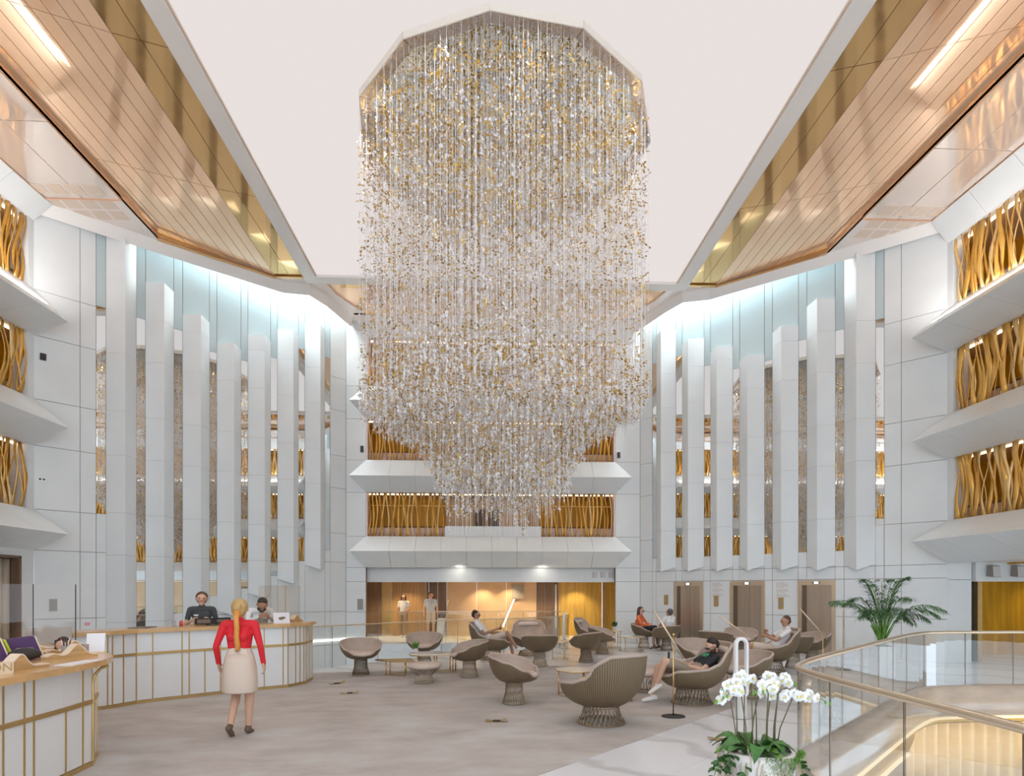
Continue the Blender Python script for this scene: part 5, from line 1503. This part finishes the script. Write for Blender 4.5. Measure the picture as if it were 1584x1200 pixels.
# receptionists
w, hd, f, sd, u = person('person', 'smiling receptionist in a charcoal top standing behind the far desk', (-5.36, 11.5, .006), 203,
    J_stand(elL=(-.25, .05, 1.13), elR=(.25, .05, 1.13), wrL=(-.14, .26, 1.20), wrR=(.14, .26, 1.20), face=(0, 1, .02)),
    dict(skin='skin', top='top_charcoal', low='trouser_dark', shoe='shoe_brown', sleeve='short', fem=True, hair='hair_brown', style='bun'), scale=1.055)
MB().box(.05, .12, .118, .128, 1.275, 1.30).build('name_badge', 'paper', w)
w, hd, f, sd, u = person('person', 'receptionist in white shirt and dark mask bending over the far desk', (-4.62, 12.25, .006), 215,
    J_stand(waist=(0, .05, 1.08), chest=(0, .14, 1.24), neck=(0, .25, 1.36), head=(0, .34, 1.45), shL=(-.19, .2, 1.33), shR=(.19, .2, 1.33), elL=(-.25, .30, 1.14), elR=(.25, .30, 1.14), wrL=(-.10, .44, 1.23), wrR=(.10, .44, 1.23), face=(0.15, .75, -.7), up=(0, .6, .8)),
    dict(skin='skin_tan', top='shirt_white', low='trouser_dark', shoe='shoe_brown', sleeve='long', hair='hair_dark', beard='dark'), scale=1.06)
# corridor pair
person('person', 'woman in white shirt and tan trousers standing in the back corridor', (-3.32, 23.9, 0), 170,
    J_stand(anL=(-.07, .06, .09), elL=(-.24, .02, 1.12), wrL=(-.16, .18, 1.05)),
    dict(skin='skin_tan', top='shirt_white', low='trouser_tan', shoe='shoe_white', sleeve='short', fem=True, hair='hair_dark', style='bob', long_top=True), voxel=.012)
person('person', 'man in pale blue-grey T-shirt and beige shorts standing in the back corridor', (-2.26, 23.9, 0), 185, J_stand(),
    dict(skin='skin', top='shirt_bluegrey', low='shorts_beige', shoe='shoe_white', sleeve='short', legs='shorts', hair='hair_brown', long_top=True), voxel=.012, scale=1.05)
# man with sunglasses
w, hd, f, sd, u = person('person', 'man in white shirt and sunglasses lounging with a phone', (.10, 16.0, .02), -98,
    J_easy(head=(0, -.42, 1.16), neck=(0, -.42, 1.02), chest=(0, -.33, .85), shL=(-.19, -.38, .95), shR=(.19, -.38, .95), wrR=(.12, .18, .80), wrL=(-.20, .12, .68), knR=(.10, .42, .70), anR=(.0, .68, .28), toeR=(0, 1, .4), knL=(-.13, .44, .60), face=(0, 1, -.15), up=(0, .15, 1)),
    dict(skin='skin_tan', top='shirt_white', low='shorts_beige', shoe='shoe_white', sleeve='short', legs='shorts', hair='hair_dark', glasses='dark'), voxel=.010)
MB().box(.08, .15, .25, .262, .80, .94).build('phone', 'black', w)
# man in black T-shirt
w, hd, f, sd, u = person('person', 'bearded man in black T-shirt and shorts lounging with crossed legs', (3.30, 9.6, .02), 93,
    J_easy(head=(0, -.34, .905), neck=(0, -.37, .78), chest=(0, -.28, .65), waist=(0, -.15, .55), pelvis=(0, -.01, .49), shL=(-.19, -.32, .73), shR=(.19, -.32, .73), elL=(-.27, -.06, .55), wrL=(-.10, .18, .61), elR=(.27, -.06, .55), wrR=(.06, .26, .66),
           hipL=(-.10, .03, .50), hipR=(.10, .03, .50), knL=(-.13, .50, .68), anL=(-.04, .60, .30), toeL=(0, .85, -.5), knR=(.12, .52, .56), anR=(.10, .62, .10), toeR=(0, 1, -.15), face=(0, .82, -.55), up=(0, .5, .85)),
    dict(skin='skin', top='shirt_black', low='shorts_taupe', shoe='shoe_white', sleeve='short', legs='shorts', hair='hair_dark', beard='hair_brown', glasses='clear', low_waist=True), voxel=.008)
# green chest print (a blurred line of lettering) wrapped on the shirt front
m = MB(); cx = Vector((0, -.28, .65)); nrm = Vector((0, .55, .80)).normalized()
V_, F_ = [], []
for j in range(3):
    for i in range(9):
        x = -.10 + .20 * i / 8; p = cx + Vector((x, 0, 0)) + nrm * (.126 - .9 * x * x) + Vector((0, -.04 + .035 * j, .035 - .025 * j)) * 1.0
        V_.append(p)
F_ = [(j * 9 + i, j * 9 + i + 1, j * 9 + 10 + i, j * 9 + 9 + i) for j in range(2) for i in range(8) if (i + j) % 3 != 2]
m.add(V_, F_); m.build('shirt_print', 'print_green', w, fix=False)
MB().box(.02, .09, .36, .372, .66, .80).build('phone', 'black', w)
# woman in orange, person with grey hair, reclining person
w, hd, f, sd, u = person('person', 'woman in orange shirt, dark trousers and sunglasses seated at the back', (5.0, 19.1, .02), -125, J_arm(knR=(.06, .40, .66), anR=(-.05, .55, .30), face=(.35, 1, -.1)),
    dict(skin='skin', top='shirt_orange', low='trouser_dark', shoe='shoe_white', sleeve='long', fem=True, hair='hair_brown', style='long', glasses='dark'), voxel=.011)
person('person', 'person with short grey hair and white top seated with back to the viewer', (5.46, 18.2, .02), 30, J_arm(head=(0, -.12, 1.14)),
    dict(skin='skin_tan', top='shirt_white', low='trouser_tan', shoe='shoe_brown', sleeve='short', hair='hair_grey'), voxel=.011)
person('person', 'tanned person in white shirt reclining with hand near the face', (6.31, 13.2, .02), 78,
    J_easy(head=(0, -.32, 1.12), neck=(0, -.36, .99), chest=(0, -.30, .82), shL=(-.19, -.34, .92), shR=(.19, -.34, .92), elR=(.25, -.06, .74), wrR=(.08, .10, .86), handR=(-.5, -.3, .6), elL=(-.27, -.06, .72), wrL=(-.06, .12, .80), face=(-.3, .9, -.1), up=(0, .2, 1)),
    dict(skin='skin_tan', top='shirt_white', low='shorts_beige', shoe='shoe_brown', sleeve='short', legs='shorts', hair='hair_brown', style='short'), voxel=.010)
# blue bag on the corridor floor
bg = thing('shoulder_bag', 'blue bag beside the man in the back corridor', 'bag', (-1.85, 23.95, 0))
m = MB(); m.hull([(-.18, -.1, 0), (.18, -.1, 0), (.18, .1, 0), (-.18, .1, 0)], [(-.15, -.06, .75), (.15, -.06, .75), (.15, .06, .75), (-.15, .06, .75)]); m.build('bag_body', 'shirt_bluegrey', bg)
m = MB(); m.tube([(-.1, 0, .75), (-.07, 0, .9), (.07, 0, .9), (.1, 0, .75)], .012, 6); m.build('strap', 'dark', bg)

# ================================================================ DESK CLUTTER
def wave_board(x, y, z, rz, L_, H_, label, th=.05, hump=.6):
    o = thing('wave_divider', label, 'desk organiser', (x, y, z), R(rz), 'wavy wooden desk organisers')
    n = 28; top = []
    for i in range(n + 1):
        s = i / n
        h = .02 + H_ * (math.exp(-((s - hump) / .16) ** 2) + .28 * math.exp(-((s - .15) / .14) ** 2))
        top.append((L_ * (s - .5), h))
    V = []; F = []
    for (x_, h) in top: V += [(x_, -th, 0), (x_, th, 0), (x_, th, h), (x_, -th, h)]
    for i in range(n):
        for c in range(4): F.append((i * 4 + c, i * 4 + (c + 1) % 4, i * 4 + 4 + (c + 1) % 4, i * 4 + 4 + c))
    F += [(3, 2, 1, 0), tuple(n * 4 + c for c in range(4))]
    MB().add(V, F).build('board', 'wood_wave', o)
    V = []; F = []
    for (x_, h) in top: V += [(x_, -th - .004, h), (x_, th + .004, h), (x_, th + .004, h + .012), (x_, -th - .004, h + .012)]
    for i in range(n):
        for c in range(4): F.append((i * 4 + c, i * 4 + (c + 1) % 4, i * 4 + 4 + (c + 1) % 4, i * 4 + 4 + c))
    F += [(3, 2, 1, 0), tuple(n * 4 + c for c in range(4))]
    MB().add(V, F).build('edge_band', 'wood_edge', o)
ZT = 1.10; ZD = 1.20
wave_board(-4.42, 6.55, ZT, 62, .50, .115, 'wavy wooden organiser nearest the counter tip on the near desk')
wave_board(-4.75, 7.0, ZT, 60, .48, .12, 'wavy wooden organiser behind the pen cup on the near desk')
wave_board(-5.55, 7.3, ZT, 35, .75, .13, 'wavy wooden organiser at the back of the near desk beside the black cup')
wave_board(-6.25, 7.6, ZT, 30, .55, .10, 'wavy wooden organiser under the acrylic screen')
wave_board(-4.20, 5.62, ZT, 80, .42, .11, 'wavy wooden organiser behind the N sign block', hump=.35)
wave_board(-5.18, 10.95, ZD, 40, .22, .07, 'small wavy wooden stand left of the monitor on the far desk')
wave_board(-4.62, 11.3, ZD, 40, .20, .05, 'small wavy wooden stand right of the monitor on the far desk')
wave_board(-3.92, 12.3, ZD, 75, .55, .10, 'wavy wooden organiser at the right end of the far desk')
# sign block with gilt letters
sg = thing('sign_block', 'wooden sign block with gilt letters at the near desk edge', 'sign', (-4.17, 5.20, ZT), R(60))
MB().box(-.25, .16, -.03, .03, 0, .10).build('block', 'wood_edge', sg)
text('ON', 'letters', 'brass_satin', .10, sg, (.075, -.032, .055), (R(90), 0, 0))
# brochure boxes
for k, (x, y, lb) in enumerate(((-4.98, 6.26, 'leaning purple box with lime edge nearest the N sign'), (-4.86, 6.56, 'leaning purple box with lime edge beside the black pouch'))):
    o = thing('brochure_box', lb, 'box', (x, y, ZT), R(48), 'purple brochure boxes'); o.scale = (1.3, 1.2, 1.15)
    b = MB(); b.hull([(-.09, -.05, 0), (.09, -.05, 0), (.09, .05, 0), (-.09, .05, 0)], [(-.15, -.05, .18), (.03, -.05, .20), (.03, .05, .20), (-.15, .05, .18)]); b.build('carton', 'purple', o)
    b = MB(); b.hull([(-.105, -.054, 0), (-.09, -.054, 0), (-.09, .054, 0), (-.105, .054, 0)], [(-.165, -.054, .18), (-.15, -.054, .18), (-.15, .054, .18), (-.165, .054, .18)]); b.build('lime_edge', 'lime', o)
    b = MB(); b.hull([(.09, -.054, 0), (.10, -.054, 0), (.10, .054, 0), (.09, .054, 0)], [(.03, -.054, .20), (.04, -.054, .20), (.04, .054, .20), (.03, .054, .20)]); b.build('pale_edge', 'wood_edge', o)
ba = thing('pouch', 'dark zipped pouch on the near desk beside the purple boxes', 'bag', (-4.70, 6.30, ZT), R(50))
b = MB(); b.ball((0, 0, .065), (.14, .08, .065), 18, 12); b.build('pouch_body', 'bag_black', ba, smooth=True)
b = MB(); b.tube([(-.13, 0, .08), (-.06, 0, .125), (.06, 0, .125), (.13, 0, .08)], .006, 6); b.build('zip', 'grey_box', ba)
tag(MB().box(-4.10, -3.93, 5.85, 6.3, ZT, ZT + .006).build('paper_sheet', 'paper'), 'white paper sheets lying along the near desk edge', 'paper')
cu = thing('pen_cup', 'wire mesh cup full of pens on the near desk', 'pen cup', (-4.72, 7.02 - .25, ZT))
cu.location = (-4.62, 6.78, ZT)
MB().lathe([(.042, 0), (.045, .11), (.040, .11), (.038, .01)], 18).build('mesh_cup', 'grey_box', cu, smooth=True)
for k in range(9):
    a = k * .7; q = MB(); q.tube([(.02 * math.cos(a), .02 * math.sin(a), .012), (.045 * math.cos(a), .045 * math.sin(a), .17 + .01 * (k % 3))], .004, 5); q.build('pen', ('dark', 'red_print', 'paper', 'steel_dark')[k % 4], cu)
gl = MB(); gl.lathe([(.034, 0), (.038, .12), (.036, .12), (.032, .006)], 20, (-4.45, 6.83, ZT)); tag(gl.build('drinking_glass', 'glass_cup', smooth=True), 'clear drinking glass beside the pen cup', 'glass')
fr = thing('card_holder', 'white upright card in a wooden holder at the near desk tip', 'card', (-4.50, 7.08, ZT), R(20))
b = MB(); b.hull([(-.09, 0, 0), (.09, 0, 0), (.09, .01, 0), (-.09, .01, 0)], [(-.09, .05, .22), (.09, .05, .22), (.09, .06, .22), (-.09, .06, .22)]); b.build('card', 'paper', fr)
MB().box(-.10, .10, -.02, .05, 0, .015).build('holder', 'wood_edge', fr)
tag(MB().lathe([(.05, 0), (.05, .12), (.045, .12), (.045, .02)], 16, (-5.15, 7.45, ZT)).build('cup', 'black', smooth=True), 'black cup beside the wavy organiser on the near desk', 'cup')
sc_ = thing('figurine', 'round face-like desk ornament with dark rim behind the pen cup', 'ornament', (-4.88, 7.12, ZT))
b = MB(); b.ball((0, 0, .10), (.085, .05, .085), 16, 12); b.build('dark_cap', 'bag_black', sc_, smooth=True)
b = MB(); b.ball((.0, -.03, .085), (.065, .035, .06), 16, 12); b.build('pale_front', 'skin', sc_, smooth=True)
# acrylic screen on the near desk
ac = thing('acrylic_screen', 'tall clear acrylic screen with dark edges on the near desk', 'screen', (-5.98, 8.22, ZT), R(38))
MB().box(-.42, -.04, -.004, .004, 0.0, .80).build('pane', 'glass_screen', ac); MB().box(-.03, .42, -.004, .004, 0, .80).build('pane', 'glass_screen', ac)
for x in (-.035, .42): MB().box(x - .006, x + .006, -.008, .008, 0, .80).build('edge_strip', 'dark', ac)
MB().box(-.12, .38, .02, .05, 0.0, .22).build('holder', 'grey_light', ac)
ac = thing('acrylic_screen', 'clear acrylic screen before the bending receptionist on the far desk', 'screen', (-4.05, 11.75, ZD), R(40))
MB().box(-.35, .15, -.004, .004, 0.0, .72).build('pane', 'glass_screen', ac); MB().box(.16, .45, -.004, .004, 0, .72).build('pane', 'glass_screen', ac)
for x in (.155,): MB().box(x - .005, x + .005, -.008, .008, 0, .72).build('edge_strip', 'brass_satin', ac)
# far desk: monitor seen from the back, card with dark picture, bottles, tray, keyboard edge
mo = thing('monitor', 'black monitor seen from behind on the far desk', 'monitor', (-4.93, 11.0, ZD), R(42))
MB().box(-.30, .30, -.02, .02, .02, .13).build('casing', 'black', mo); MB().box(-.27, -.05, -.026, -.018, .04, .11).build('back_plate', 'steel_dark', mo); MB().box(-.1, .1, -.06, .06, 0, .012).build('stand', 'dark', mo)
b = MB(); b.box(.06, .26, -.026, -.02, .05, .10); b.build('vent', 'steel_dark', mo)
cd = thing('display_card', 'white display card with a dark picture on the far desk', 'card', (-3.92, 11.62, ZD), R(35))
b = MB(); b.hull([(-.15, 0, 0), (.15, 0, 0), (.15, .008, 0), (-.15, .008, 0)], [(-.15, .05, .20), (.15, .05, .20), (.15, .058, .20), (-.15, .058, .20)]); b.build('card', 'paper', cd)
b = MB(); q = [(-.05, .07), (.0, .06), (.07, .09), (.075, .115), (.02, .125), (-.06, .105)]
b.hull([(x, z * .25 - .003, z) for x, z in q], [(x, z * .25 - .001, z) for x, z in q]); b.build('picture', 'steel_dark', cd)
tag(MB().box(-5.9, -5.62, 10.1, 10.45, ZD, ZD + .012).build('tray', 'steel_dark'), 'flat dark tray on the left of the far desk', 'tray')
for k, (x, y, m, lb) in enumerate(((-5.42, 10.62, 'glass_cup', 'small clear jar on the far desk'), (-5.35, 10.72, 'red_box', 'small dark red jar on the far desk'))):
    tag(MB().lathe([(.03, 0), (.03, .07), (.02, .08), (.02, .10)], 14, (x, y, ZD)).build('jar', m, smooth=True), lb, 'jar')
nt_ = thing('notice', 'small white notice with red lines on the panel left of the far desk', 'notice', T_FL(1.08, 0.0, .98), R(45))
MB().box(-.08, .08, -.006, -.001, -.08, .08).build('sheet', 'paper', nt_)
for z in (-.03, 0.0, .03): MB().box(-.06, .06, -.009, -.005, z - .008, z + .008).build('red_line', 'red_print', nt_)
